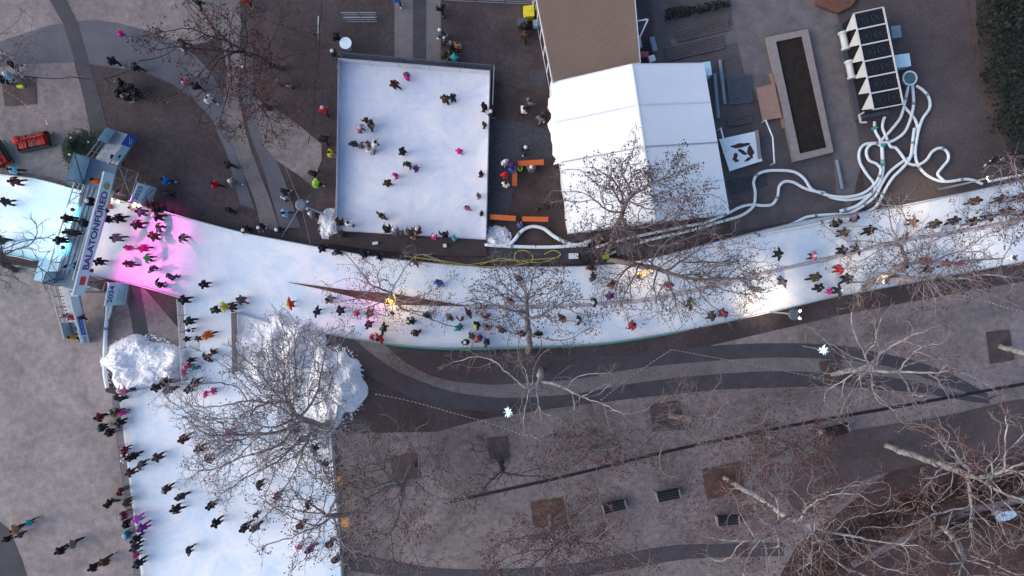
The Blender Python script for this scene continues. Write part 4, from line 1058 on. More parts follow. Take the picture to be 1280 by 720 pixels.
# leftover small objects
crate('red_sign_box', 137, 258, .2, .35, .4, R(10), M_red, 'tiny dark red box on the ice just right of the banner', 'box')
crate('equipment_case', 12, 97, .6, .5, .4, R(20), M_tarp, 'pale blue case beside the dark pit at the left edge', 'case')
crate('equipment_case', 25, 108, .4, .2, .3, R(5), M_cyl, 'small yellow case beside the dark pit at the left edge', 'case')
crate('drink_cooler', 556, 307, .25, .25, .3, R(10), M_white, 'small white cool box on the deck', 'box', z=.3)
crate('drink_cooler', 469, 304, .4, .2, .25, R(10), M_white, 'small pale box lying on the left part of the deck', 'box', z=.3)
for (x,y,lb) in ((236,413,'white life ring on the steel fence beside the ice passage'),):
    c = P(x,y,1.3); r = thing('life_ring', lb, 'ring', (c.x,c.y,1.3)); mb = MB(); mb.tube([(.2*math.cos(t*math.pi/8), .2*math.sin(t*math.pi/8), 0) for t in range(17)], .05, 6, False); mb.build('ring', M_white, r)
# ------------------------------------------------------------------ bare trees (space colonisation)
from mathutils import noise
def grow_tree(name, label, base, th, ells, n_attr, seed, bark, step=.34, r_tip=.0095, expo=2.65, leaf=None, n_leaf=0, leaf_s=.075, twig=3, twl=.75, hpx=None, lean=None, maxr=.20):
    rng = np.random.default_rng(seed)
    b = P(*base, 0); b = np.array([b.x, b.y, 0.0])
    A = []
    tot = sum(e[3]*e[4] for e in ells)
    for (cx, cy, cz, rx, ry, rz) in ells:
        c = P(cx, cy, cz); k = int(n_attr * rx*ry/tot)
        v = rng.normal(size=(k*3, 3)); v /= np.linalg.norm(v, axis=1)[:, None]
        rho = rng.random(k*3) ** (1/2.6); v *= rho[:, None]
        pts_ = v*np.array([rx, ry, rz])*np.array([1.28, 1.28, 1.1]) + np.array([c.x, c.y, c.z])
        nz = np.array([noise.noise(Vector((p_[0]*.5, p_[1]*.5, p_[2]*.5 + seed*5.3))) for p_ in pts_])
        pts_ = pts_[nz*1.15 + .42 > rho*.82][:k]
        A.append(pts_)
    A = np.concatenate(A)
    cen = A.mean(axis=0)
    # trunk towards the crown
    pos = [b.copy()]; par = [-1]
    top = np.array([b[0] + (cen[0]-b[0])*(lean if lean is not None else .35), b[1] + (cen[1]-b[1])*(lean if lean is not None else .35), th])
    nt = max(3, int(th/step))
    for i in range(1, nt+1):
        t = i/nt; p = b*(1-t) + top*t; p[:2] += rng.normal(size=2)*.04; pos.append(p); par.append(len(pos)-2)
    nodes = np.array(pos); near = np.full(len(A), -1); nd = np.full(len(A), 1e9)
    def upd(lo):
        new = nodes[lo:]
        d = np.linalg.norm(A[:, None, :] - new[None], axis=2); j = d.argmin(1); dm = d[np.arange(len(A)), j]
        m = dm < nd; nd[m] = dm[m]; near[m] = j[m]+lo
    upd(0)
    alive = np.ones(len(A), bool); kids = {}
    for it in range(90):
        idx = np.where(alive)[0]
        if len(idx) == 0: break
        groups = {}
        dirs = A[idx] - nodes[near[idx]]; dirs /= (np.linalg.norm(dirs, axis=1)[:, None] + 1e-6)
        acc = np.zeros((len(nodes), 3)); cnt = np.zeros(len(nodes))
        np.add.at(acc, near[idx], dirs); np.add.at(cnt, near[idx], 1)
        gn = np.where(cnt > 0)[0]
        newp = []
        for g_ in gn:
            d = acc[g_]/np.linalg.norm(acc[g_] + 1e-9)
            if par[g_] >= 0:
                pd = nodes[g_] - nodes[par[g_]]; pd /= np.linalg.norm(pd)+1e-9
                d = d*.62 + pd*.62
            d = d + rng.normal(size=3)*.08
            d /= np.linalg.norm(d)
            kk = kids.get(g_, 0)
            if kk >= 4: 
                continue
            q = nodes[g_] + d*step
            newp.append(q); par.append(int(g_)); kids[g_] = kk+1
        if not newp:
            break
        lo = len(nodes); nodes = np.vstack([nodes, np.array(newp)]); upd(lo)
        alive &= nd > step*1.25
        if len(nodes) > 14000: break
    par = np.array(par); n = len(nodes)
    ch = [[] for _ in range(n)]
    for i in range(1, n): ch[par[i]].append(i)
    # twigs
    ex_p = []; ex_par = []; base_n = n
    for i in range(nt+2, n):
        k = (twig if not ch[i] else (1 if rng.random() < .30*twig/2 else 0))
        for _ in range(k):
            pd = nodes[i]-nodes[par[i]]; pd /= np.linalg.norm(pd)+1e-9
            d = pd*.8 + rng.normal(size=3)*.55; d /= np.linalg.norm(d); L_ = twl*rng.uniform(.5, 1.2)
            p1 = nodes[i]+d*L_*.5; ex_p.append(p1); ex_par.append(i); k1 = base_n+len(ex_p)-1
            d2 = d + rng.normal(size=3)*.35; d2 /= np.linalg.norm(d2); ex_p.append(p1+d2*L_*.5); ex_par.append(k1)
            if rng.random() < .5:
                d3 = d + rng.normal(size=3)*.8; d3 /= np.linalg.norm(d3); ex_p.append(p1+d3*L_*.4); ex_par.append(k1)
    if ex_p: nodes = np.vstack([nodes, np.array(ex_p)]); par = np.concatenate([par, np.array(ex_par)])
    n = len(nodes); ch = [[] for _ in range(n)]
    for i in range(1, n): ch[par[i]].append(i)
    # indices always grow outward: pipe model backwards
    rr = np.zeros(n)
    for i in range(n-1, -1, -1):
        if not ch[i]: rr[i] = r_tip**expo
        if par[i] >= 0: rr[par[i]] += rr[i]
    rad = rr**(1/expo)
    sc = min(1.0, maxr/rad[0]); rad = np.where(rad > .06, .06+(rad-.06)*max(.1, (maxr-.06)/max(rad[0]-.06, 1e-3)) if rad[0] > .06 else rad, rad)
    rad[0] *= 1.25
    # wobble
    w = rng.normal(size=(n, 3))*.022; w[:nt+1] *= .3; w[rad > .08] *= .3; nodes = nodes + w
    root = thing(name, label, 'tree', tuple(b))
    org = b
    main = [max(c, key=lambda q: rad[q]) if c else -1 for c in ch]
    NP = (nodes - org).tolist(); RD = rad.tolist(); PR = par.tolist()
    CS = {k: [(math.cos(2*math.pi*q/k), math.sin(2*math.pi*q/k)) for q in range(k)] for k in (3, 5, 8)}
    def emit(sel, nm, lim=0.0):
        V = []; Fc = []; MI = []
        def ring(i, r, dx, dy, dz, k):
            l = math.sqrt(dx*dx+dy*dy+dz*dz) + 1e-9; dx /= l; dy /= l; dz /= l
            if abs(dz) < .9: ax, ay, az = dy, -dx, 0.0
            else: ax, ay, az = 0.0, dz, -dy
            l = math.sqrt(ax*ax+ay*ay+az*az) + 1e-9; ax /= l; ay /= l; az /= l
            bx, by, bz = ay*dz-az*dy, az*dx-ax*dz, ax*dy-ay*dx
            x, y, z = NP[i]; s0_ = len(V)
            for c_, s_ in CS[k]: V.append((x+(ax*c_+bx*s_)*r, y+(ay*c_+by*s_)*r, z+(az*c_+bz*s_)*r))
            return s0_
        for i in range(1, n):
            if not sel(i): continue
            p = PR[i]
            if sel(p) and p != 0 and main[p] == i: continue
            k = 8 if RD[i] > .06 else (5 if RD[i] > .028 else 3)
            a, c = NP[i], NP[p]
            s0 = ring(p, min(RD[i]*1.05, RD[p]), a[0]-c[0], a[1]-c[1], a[2]-c[2], k); cur = i
            while True:
                nxt = main[cur]
                if nxt >= 0 and not sel(nxt): nxt = -1
                a = NP[nxt] if nxt >= 0 else NP[cur]; c = NP[PR[cur]]
                s1 = ring(cur, RD[cur]*(1 if nxt >= 0 else .6), a[0]-c[0], a[1]-c[1], a[2]-c[2], k)
                for q in range(k): Fc.append((s0+q, s0+(q+1)%k, s1+(q+1)%k, s1+q)); MI.append(1 if RD[cur] < lim else 0)
                s0 = s1
                if nxt < 0: break
                cur = nxt
        me = bpy.data.meshes.new(nm); me.from_pydata(V, [], Fc); me.update()
        me.polygons.foreach_set('use_smooth', [True]*len(me.polygons))
        me.materials.append(bark)
        if lim: me.materials.append(M_twig); me.polygons.foreach_set('material_index', MI)
        o = bpy.data.objects.new(nm, me); COL.objects.link(o); o.parent = root
        return o
    emit(lambda i: i <= nt, 'trunk')
    emit(lambda i: i > nt, 'crown', .028 if bark is M_barkp else 0.0)
    if leaf and n_leaf:
        tips = [i for i in range(nt+1, n) if not ch[i]]
        cl = rng.choice(tips, size=min(n_leaf//3+1, len(tips)), replace=False)
        V = []; Fc = []
        for i in cl:
            for _ in range(rng.integers(2, 8)):
                c = nodes[i]-org + rng.normal(size=3)*.14; s = leaf_s*rng.uniform(.5, 1.4)
                a = rng.normal(size=3); a /= np.linalg.norm(a); bb_ = np.cross(a, rng.normal(size=3)); bb_ /= np.linalg.norm(bb_)
                k = len(V); V += [c-a*s, c-bb_*s*.7, c+a*s, c+bb_*s*.7, c+np.cross(a,bb_)*s*.6]; Fc += [(k,k+1,k+4),(k+1,k+2,k+4),(k+2,k+3,k+4),(k+3,k,k+4)]
        me = bpy.data.meshes.new('dry_leaves'); me.from_pydata([tuple(v) for v in V], [], Fc); me.materials.append(leaf)
        o = bpy.data.objects.new('dry_leaves', me); COL.objects.link(o); o.parent = root; o['kind'] = 'stuff'
    return root

M_twig = mat('twig_bark', (.26,.22,.215), .9, .4, 3.0)
M_barkb = mat('brown_bark', (.29,.250,.250), .9, .3, 4.0)
T = 'bare_tree'
grow_tree(T, 'dark bare tree at upper left with purple twigs spreading over the slate path', (352,86), 3.2, [(290,70,7.5,5.0,4.2,2.6)], 1116, 1, M_barkd, leaf=M_leaf, n_leaf=2000)
grow_tree(T, 'small dark tree just below the large upper left tree', (338,136), 1.6, [(322,128,4.0,2.4,2.4,1.5)], 288, 2, M_barkd, leaf=M_leaf, n_leaf=480)
grow_tree(T, 'bare tree at the left edge over the slate arc', (-8,74), 2.5, [(8,66,6.5,2.6,2.6,2.0)], 270, 3, M_barkm)
grow_tree(T, 'dark leaning tree at the left edge over the blue ice', (20,338), 3.5, [(2,314,8.0,3.4,2.6,2.2)], 360, 4, M_barkd)
grow_tree(T, 'small bare tree standing on the narrow island between the lanes', (490,373), 2.2, [(492,366,5.0,3.9,2.7,1.7)], 594, 5, M_barkb, leaf=M_seed, n_leaf=960, leaf_s=.056)
grow_tree(T, 'bare tree whose crown reaches up over the white tent', (758,318), 3.0, [(800,240,10.0,4.4,3.2,2.4),(770,262,9.0,3.6,2.6,1.8)], 2295, 6, M_barkm, leaf=M_seed, n_leaf=2400, leaf_s=.068)
grow_tree(T, 'widest bare tree spreading its branches over both lanes below the tent', (760,326), 1.6, [(845,335,9.0,5.6,3.3,2.5),(800,345,8.5,3.4,3.2,2.0),(905,345,8.0,3.0,2.6,2.0)], 3375, 7, M_barkm, lean=.08, leaf=M_seed, n_leaf=2800, leaf_s=.056)
grow_tree(T, 'bare tree rooted below the track with twigs over both lanes at centre', (660,440), 2.4, [(655,378,9.0,4.2,3.0,2.4)], 1674, 8, M_barkm, lean=.08, leaf=M_seed, n_leaf=1800, leaf_s=.062)
grow_tree('pale_tree', 'pale branched tree reaching right over the brick path at centre', (676,462), 3.0, [(720,484,7.0,5.0,2.2,1.6),(630,452,7.0,4.0,1.4,1.2),(685,515,7,2.2,1.8,1.2)], 620, 9, M_barkp, twig=2, r_tip=.011)
grow_tree(T, 'very large bare tree fanning left over the lower ice field', (412,528), 1.5, [(322,520,9.0,5.6,5.0,2.6),(365,450,8.0,3.4,3.2,2.0),(280,550,9.0,3.0,3.2,2.2),(370,520,5.5,3.0,3.4,2.0)], 8500, 10, M_barkb, lean=.02, leaf=M_seed, n_leaf=2000, leaf_s=.056, step=.27, twig=4, expo=3.2, maxr=.26)
grow_tree(T, 'bare tree at the lower right edge of the ice field', (446,640), 3.5, [(390,640,8.5,3.4,3.6,2.2)], 1674, 11, M_barkb, leaf=M_seed, n_leaf=900, leaf_s=.068)
grow_tree(T, 'bare reddish tree rising from the square pit right of the ice field', (516,582), 3.4, [(500,620,8.5,4.6,4.4,2.4)], 2430, 12, M_barkm, lean=.08, leaf=M_leaf, n_leaf=2000, leaf_s=.062)
grow_tree(T, 'small dense radial tree below the centre starburst light', (626,576), 2.2, [(630,595,5.5,2.9,2.7,1.6)], 468, 13, M_barkd, twig=2)
grow_tree(T, 'bare tree with brush of twigs in the pit left of the drain end', (838,520), 2.8, [(885,528,7.5,4.4,2.8,2.2),(840,550,7,2.6,2.0,1.6)], 1116, 14, M_barkm, leaf=M_leaf, n_leaf=800, leaf_s=.056)
grow_tree('pale_tree', 'tall pale tree leaning down right out of the red leaf pit', (905,597), 5.5, [(985,675,11.0,4.8,3.6,2.6),(1040,640,10.0,4.6,2.6,2.0),(1090,690,10.5,3.4,2.8,2.0)], 1300, 15, M_barkp, leaf=M_leaf, n_leaf=2000, leaf_s=.075, twig=2, maxr=.17, lean=.55, r_tip=.012)
grow_tree(T, 'bare brushy tree at the bottom edge below the left tree pit', (688,645), 3.0, [(708,690,8.5,4.6,3.2,2.4)], 2160, 16, M_barkm, lean=.08, leaf=M_leaf, n_leaf=3600, leaf_s=.062)
grow_tree('pale_tree', 'pale white branched tree at the right end of the curved paths', (1040,468), 2.6, [(1105,440,9.0,4.6,3.0,2.2),(1125,495,9.0,5.4,1.8,1.8)], 1200, 17, M_barkp, twig=2, r_tip=.012, maxr=.17, leaf=M_leaf, n_leaf=360, leaf_s=.062)
grow_tree('pale_tree', 'pale branched tree by the lower track edge at right', (1084,352), 3.8, [(1160,350,9.0,6.0,2.4,2.2)], 800, 18, M_barkp, twig=2, leaf=M_leaf, n_leaf=400, leaf_s=.062)
grow_tree(T, 'bare dark tree with fine twigs over the right lanes', (1078,362), 3.5, [(1115,300,9.5,3.6,2.6,2.0),(1180,325,9,4.2,2.4,2)], 1116, 19, M_barkb, leaf=M_seed, n_leaf=1040, leaf_s=.056)
grow_tree(T, 'dark twiggy tree at the far right edge over the track', (1300,226), 4.5, [(1270,275,9.5,3.4,3.4,2.2)], 756, 20, M_barkb, leaf=M_seed, n_leaf=1040, leaf_s=.062)
grow_tree('pale_tree', 'thick white trunked tree leaning right in the lower right corner', (1108,557), 9.0, [(1270,600,13.0,4.4,4.0,2.4),(1225,640,11.5,4.2,3.0,1.8),(1200,560,11,3,2.4,1.6)], 1100, 21, M_barkp, leaf=M_leaf, n_leaf=1200, leaf_s=.075, twig=2, lean=.62, maxr=.21, r_tip=.012)
grow_tree('pale_tree', 'pale tree trunk leaving the right edge from its dark pit', (1250,433), 6.0, [(1370,455,10.0,3.4,3.4,2.2)], 216, 22, M_barkp, twig=2, lean=.7)
grow_tree('pale_tree', 'pale young tree rising through the winter hedge at the bottom right', (1175,655), 4.0, [(1240,720,8.5,3.6,2.6,2.0),(1150,690,7.5,3,2,1.6)], 360, 23, M_barkp, leaf=M_leaf, n_leaf=1040, leaf_s=.075, twig=2)
grow_tree(T, 'reddish bare tree standing over the drain line near the right benches', (960,545), 2.6, [(985,560,6.5,3.4,3.0,1.8)], 594, 24, M_barkm, leaf=M_leaf, n_leaf=2000, leaf_s=.068)
grow_tree(T, 'thin twiggy tree right of the centre above the black drain line', (742,560), 2.4, [(735,565,5.5,3.6,2.6,1.6)], 594, 25, M_barkm, leaf=M_leaf, n_leaf=2000, leaf_s=.062)

# fallen leaves
rnd = random.Random(4); mb = MB()
for _ in range(30000):
    k = rnd.random()
    if k < .55: x, y = rnd.uniform(420,1280), rnd.uniform(440,720)
    elif k < .75: x, y = rnd.gauss(930,60), rnd.gauss(620,40)
    elif k < .85: x, y = rnd.gauss(560,60), rnd.gauss(455,12)
    elif k < .95: x, y = rnd.gauss(1180,80), rnd.gauss(610,40)
    else: x, y = rnd.gauss(350,40), rnd.gauss(110,40)
    if y < 440 and k < .95 : continue
    c = P(x, y, .07); s = rnd.uniform(.025,.06); a = rnd.uniform(0,6.28)
    u = Vector((math.cos(a),math.sin(a),rnd.uniform(-.3,.3)))*s; v = Vector((-math.sin(a),math.cos(a),rnd.uniform(-.3,.3)))*s*.6
    c.z = .07+rnd.random()*.02
    mb.add([c-u,c-v,c+u,c+v],[(0,1,2,3)])
tag(mb.build('fallen_leaves', M_leaf), 'reddish fallen leaves scattered over the park paving', 'leaves', kind='stuff')

# ------------------------------------------------------------------ people
def skin_mesh(name, verts, edges, radii, root=0, sub=1):
    me = bpy.data.meshes.new(name+'_t'); me.from_pydata(verts, edges, []); o = bpy.data.objects.new(name+'_t', me); COL.objects.link(o)
    md = o.modifiers.new('skin', 'SKIN'); md.use_smooth_shade = True
    if not me.skin_vertices: 
        bm = bmesh.new(); bm.from_mesh(me); bm.verts.layers.skin.verify(); bm.to_mesh(me); bm.free()
    for i, r in enumerate(radii):
        sv = me.skin_vertices[0].data[i]
        sv.radius = (r, r) if not isinstance(r, tuple) else r
        sv.use_root = (i == root)
    s = o.modifiers.new('sub', 'SUBSURF'); s.levels = sub; s.render_levels = sub
    bpy.context.view_layer.update(); dg = bpy.context.evaluated_depsgraph_get()
    out = bpy.data.meshes.new_from_object(o.evaluated_get(dg)); out.name = name
    bpy.data.objects.remove(o); bpy.data.meshes.remove(me)
    return out

def make_pose(key, lean=.0, head=(.03,0), armL=((.02,.26,1.15),(.08,.25,.92)), armR=((.02,-.26,1.15),(.08,-.25,.92)),
              legL=((.03,.10,.50),(0,.10,.09)), legR=((.03,-.10,.50),(0,-.10,.09)), drop=0.0, skates=True):
    """forward = +x, left = +y; returns dict of meshes"""
    pz = .93 - drop; hipc = Vector((0,0,pz))
    def up_(h, y=0): return hipc + Vector((math.sin(lean)*h, y, math.cos(lean)*h))
    chest = up_(.36); neck = up_(.55); hb = neck + Vector((head[0], head[1], .07)); hc = neck + Vector((head[0]*1.6, head[1], .15)); ht = neck + Vector((head[0]*1.7, head[1], .22))
    sL, sR = up_(.46, .18), up_(.46, -.18)
    hL, hR = hipc+Vector((0,.09,-.03)), hipc+Vector((0,-.09,-.03))
    V = [hipc, up_(.18), chest, neck, hb, hc, ht]                       # 0..6
    Rr = [(.14,.12), (.125,.11), (.15,.125), .058, .075, .098, .07]
    E = [(0,1),(1,2),(2,3),(3,4),(4,5),(5,6)]
    def chain(start, pts, rs):
        k = start
        for p, r in zip(pts, rs): V.append(Vector(p)); Rr.append(r); E.append((k, len(V)-1)); k = len(V)-1
        return k
    hands = []
    for s, arm in ((sL, armL), (sR, armR)):
        w = Vector(arm[1]); e = Vector(arm[0]); d = (w-e).normalized()
        hk = chain(2, [s, e, w, w+d*.09], [.062,.045,.032,.036]); hands.append((w+d*.09, d))
    for h_, leg, yy in ((hL, legL, 1), (hR, legR, -1)):
        a = Vector(leg[1]); toe = a + Vector((.17,0,-.03)); chain(0, [h_, leg[0], a, toe], [.09,.062,.045,.035])
    body = skin_mesh('person_body_'+key, V, E, Rr)
    # face, ears and fingers are joined on to the same mesh
    bm = bmesh.new(); bm.from_mesh(body)
    def addball(c, r, sc=(1,1,1)):
        g = bmesh.ops.create_icosphere(bm, subdivisions=1, radius=r); 
        for v in g['verts']: v.co = Vector((v.co.x*sc[0], v.co.y*sc[1], v.co.z*sc[2])) + c
    addball(hc+Vector((.095,0,-.01)), .018, (1,.7,1.4)); addball(hc+Vector((.088,0,-.05)), .016, (.6,1.6,.4))
    for s in (-1,1): addball(hc+Vector((0,s*.092,-.005)), .02, (.8,.5,1.4)); addball(hc+Vector((.085,s*.032,.018)), .012)
    for (c, d), sd in zip(hands, (1,-1)):
        side_ = d.cross(Vector((1,0,0))) if abs(d.x) < .8 else d.cross(Vector((0,1,0))); side_.normalize()
        for k in range(4):
            b0 = c + side_*(.012*(k-1.5)*1.6); tip = b0 + d*(.075-.008*abs(k-1.4)) + Vector((.015,0,-.01))
            mbt = MB(); mbt.tube([b0-d*.02, b0+d*.035, tip], [.011,.010,.007], 5); 
            vs = [bm.verts.new(v) for v in mbt.v]; [bm.faces.new([vs[i] for i in f]) for f in mbt.f]
        mbt = MB(); mbt.tube([c-d*.03+side_*.02, c+side_*.05+d*.01, c+side_*.055+d*.035], [.012,.011,.008], 5)
        vs = [bm.verts.new(v) for v in mbt.v]; [bm.faces.new([vs[i] for i in f]) for f in mbt.f]
    bm.to_mesh(body); bm.free()
    # jacket
    V2 = [hipc+Vector((0,0,-.10)), hipc, up_(.18), chest, up_(.49), up_(.53)]; R2 = [(.215,.195),(.205,.185),(.195,.18),(.225,.20),(.14,.13),(.10,.10)]; E2 = [(0,1),(1,2),(2,3),(3,4),(4,5)]
    Vb, Rb, Eb = V, Rr, E
    V, Rr, E = V2, R2, E2
    for s, arm in ((sL, armL), (sR, armR)):
        w = Vector(arm[1]); e = Vector(arm[0])
        k = 3
        for p, r in ((s+Vector((0,0,-.02)), .125), (e, .095), (w, .066)): V.append(Vector(p)); Rr.append(r); E.append((k, len(V)-1)); k = len(V)-1
    jacket = skin_mesh('jacket_'+key, V, E, Rr, 2)
    V, Rr, E = [hipc+Vector((0,0,.02)), hipc+Vector((0,0,-.06))], [(.155,.135),(.15,.13)], [(0,1)]
    for h_, leg in ((hL, legL), (hR, legR)):
        k = 1
        for p, r in ((h_+Vector((0,0,-.10)), .125), (Vector(leg[0]), .098), (Vector(leg[1])+Vector((0,0,.05)), .078)): V.append(Vector(p)); Rr.append(r); E.append((k, len(V)-1)); k = len(V)-1
    trousers = skin_mesh('trousers_'+key, V, E, Rr)
    bo = []
    for leg in (legL, legR):
        a = Vector(leg[1]); boots = MB()
        boots.tube([a+Vector((-.03,0,.10)), a+Vector((-.02,0,0)), a+Vector((.0,0,-.035))], [.062,.066,.062], 8)
        boots.tube([a+Vector((-.06,0,-.03)), a+Vector((.08,0,-.03)), a+Vector((.20,0,-.04))], [.05,.055,.035], 8)
        if skates: boots.box((a.x+.06, a.y, a.z-.078), (.30,.014,.03))
        else: boots.box((a.x+.06, a.y, a.z-.080), (.28,.09,.02))
        bo.append(boots.mesh('boot_'+key))
    hats = {}
    def hat(nm, fn):
        m = MB(); fn(m); me = m.mesh(nm+'_'+key); me.polygons.foreach_set('use_smooth', [True]*len(me.polygons)); hats[nm] = me
    hat('beanie', lambda m: (m.ball(hc+Vector((0,0,.02)), .118, 12, 7, 1.12, -.25), m.tube([hc+Vector((.122*math.cos(t*math.pi/8), .122*math.sin(t*math.pi/8), .0)) for t in range(17)], .016, 5, False)))
    hat('bobble_hat', lambda m: (m.ball(hc+Vector((0,0,.02)), .118, 12, 7, 1.12, -.25), m.ball(hc+Vector((-.02,0,.17)), .045, 8, 6), m.tube([hc+Vector((.122*math.cos(t*math.pi/8), .122*math.sin(t*math.pi/8), .0)) for t in range(17)], .018, 5, False)))
    hat('hair', lambda m: (m.ball(hc+Vector((-.012,0,.015)), .112, 12, 7, 1.08, -.15), m.ball(hc+Vector((-.05,0,-.05)), .085, 10, 6, 1.2)))
    hat('long_hair', lambda m: (m.ball(hc+Vector((-.012,0,.015)), .115, 12, 7, 1.08, -.2), m.tube([hc+Vector((-.06,0,.02)), hc+Vector((-.115,0,-.12)), hc+Vector((-.14,0,-.28))], [.09,.095,.05], 8)))
    hat('hood', lambda m: (m.ball(hc+Vector((-.02,0,.015)), .135, 12, 8, 1.1, -.75),))
    for me in (body, jacket, trousers, *bo, *hats.values()):
        me.materials.clear(); me.materials.append(M_black)
        me.polygons.foreach_set('use_smooth', [True]*len(me.polygons))
    return dict(body=body, jacket=jacket, trousers=trousers, boots=bo, hats=hats)

POSES = {
 'st': make_pose('standing', skates=False),
 'lk': make_pose('leaning', lean=.28, armL=((.22,.24,1.12),(.42,.16,1.06)), armR=((.22,-.24,1.12),(.42,-.16,1.06)), skates=False),
 'wk': make_pose('walking', lean=.05, armL=((-.10,.26,1.16),(-.08,.28,.94)), armR=((.12,-.26,1.16),(.24,-.24,.98)), legL=((.20,.09,.52),(.24,.09,.10)), legR=((-.06,-.09,.50),(-.28,-.09,.14)), drop=.03, skates=False),
 'gl': make_pose('gliding', lean=.22, armL=((.08,.29,1.15),(.24,.30,.98)), armR=((.02,-.29,1.15),(.12,-.33,.96)), legL=((.16,.12,.50),(.06,.15,.09)), legR=((.12,-.12,.50),(-.08,-.17,.09)), drop=.05),
 'sa': make_pose('striding', lean=.38, armL=((.20,.27,1.08),(.34,.26,.98)), armR=((-.04,-.28,1.12),(-.14,-.30,.96)), legL=((.24,.10,.50),(.12,.10,.09)), legR=((-.04,-.13,.52),(-.24,-.18,.14)), drop=.07),
 'sb': make_pose('pushing', lean=.34, armL=((-.04,.28,1.12),(-.14,.31,.96)), armR=((.20,-.27,1.10),(.32,-.24,1.0)), legL=((-.04,.13,.52),(-.24,.18,.14)), legR=((.24,-.10,.50),(.12,-.10,.09)), drop=.07),
 'aw': make_pose('balancing', lean=.10, armL=((0,.34,1.18),(.04,.44,1.02)), armR=((0,-.36,1.20),(.05,-.52,1.10)), legL=((.10,.14,.50),(.05,.18,.09)), legR=((.08,-.14,.50),(-.05,-.18,.09)), drop=.05),
 'ho': make_pose('reaching', lean=.16, armL=((.16,.30,1.16),(.38,.34,1.12)), armR=((.06,-.28,1.14),(.28,-.22,1.04)), legL=((.08,.10,.50),(.02,.12,.09)), legR=((.06,-.10,.50),(-.08,-.12,.09)), drop=.03),
 'si': make_pose('sitting', lean=.08, armL=((.10,.25,.72),(.30,.18,.62)), armR=((.10,-.25,.72),(.30,-.18,.62)), legL=((.42,.12,.47),(.44,.12,.09)), legR=((.42,-.12,.47),(.44,-.12,.09)), drop=.43, skates=False),
}
C = dict(black=(.012,.012,.015), charcoal=(.032,.033,.04), navy=(.014,.022,.06), grey=(.14,.14,.155), slate=(.06,.075,.10), white=(.62,.62,.64), red=(.50,.015,.02), crimson=(.26,.012,.035),
  maroon=(.10,.014,.025), brown=(.075,.036,.026), tan=(.30,.17,.10), olive=(.055,.052,.028), orange=(.60,.11,.015), mustard=(.42,.25,.05), yellow=(.66,.60,.03), lime=(.42,.75,.04), green=(.05,.38,.09),
  teal=(.02,.30,.34), blue=(.02,.14,.50), skyblue=(.22,.42,.62), purple=(.16,.02,.22), magenta=(.62,.02,.22), pink=(.55,.16,.28), violet=(.50,.13,.50), mauve=(.22,.14,.18), skin=(.42,.25,.18), hairdark=(.02,.013,.010), hairbrown=(.07,.035,.018), hairfair=(.24,.15,.07))
def cm(nm): return mat('cloth_'+nm, C[nm], .85, .28, 6.0, bump=.25)
M_skin = mat('skin', C['skin'], .6, .08, 5.0)

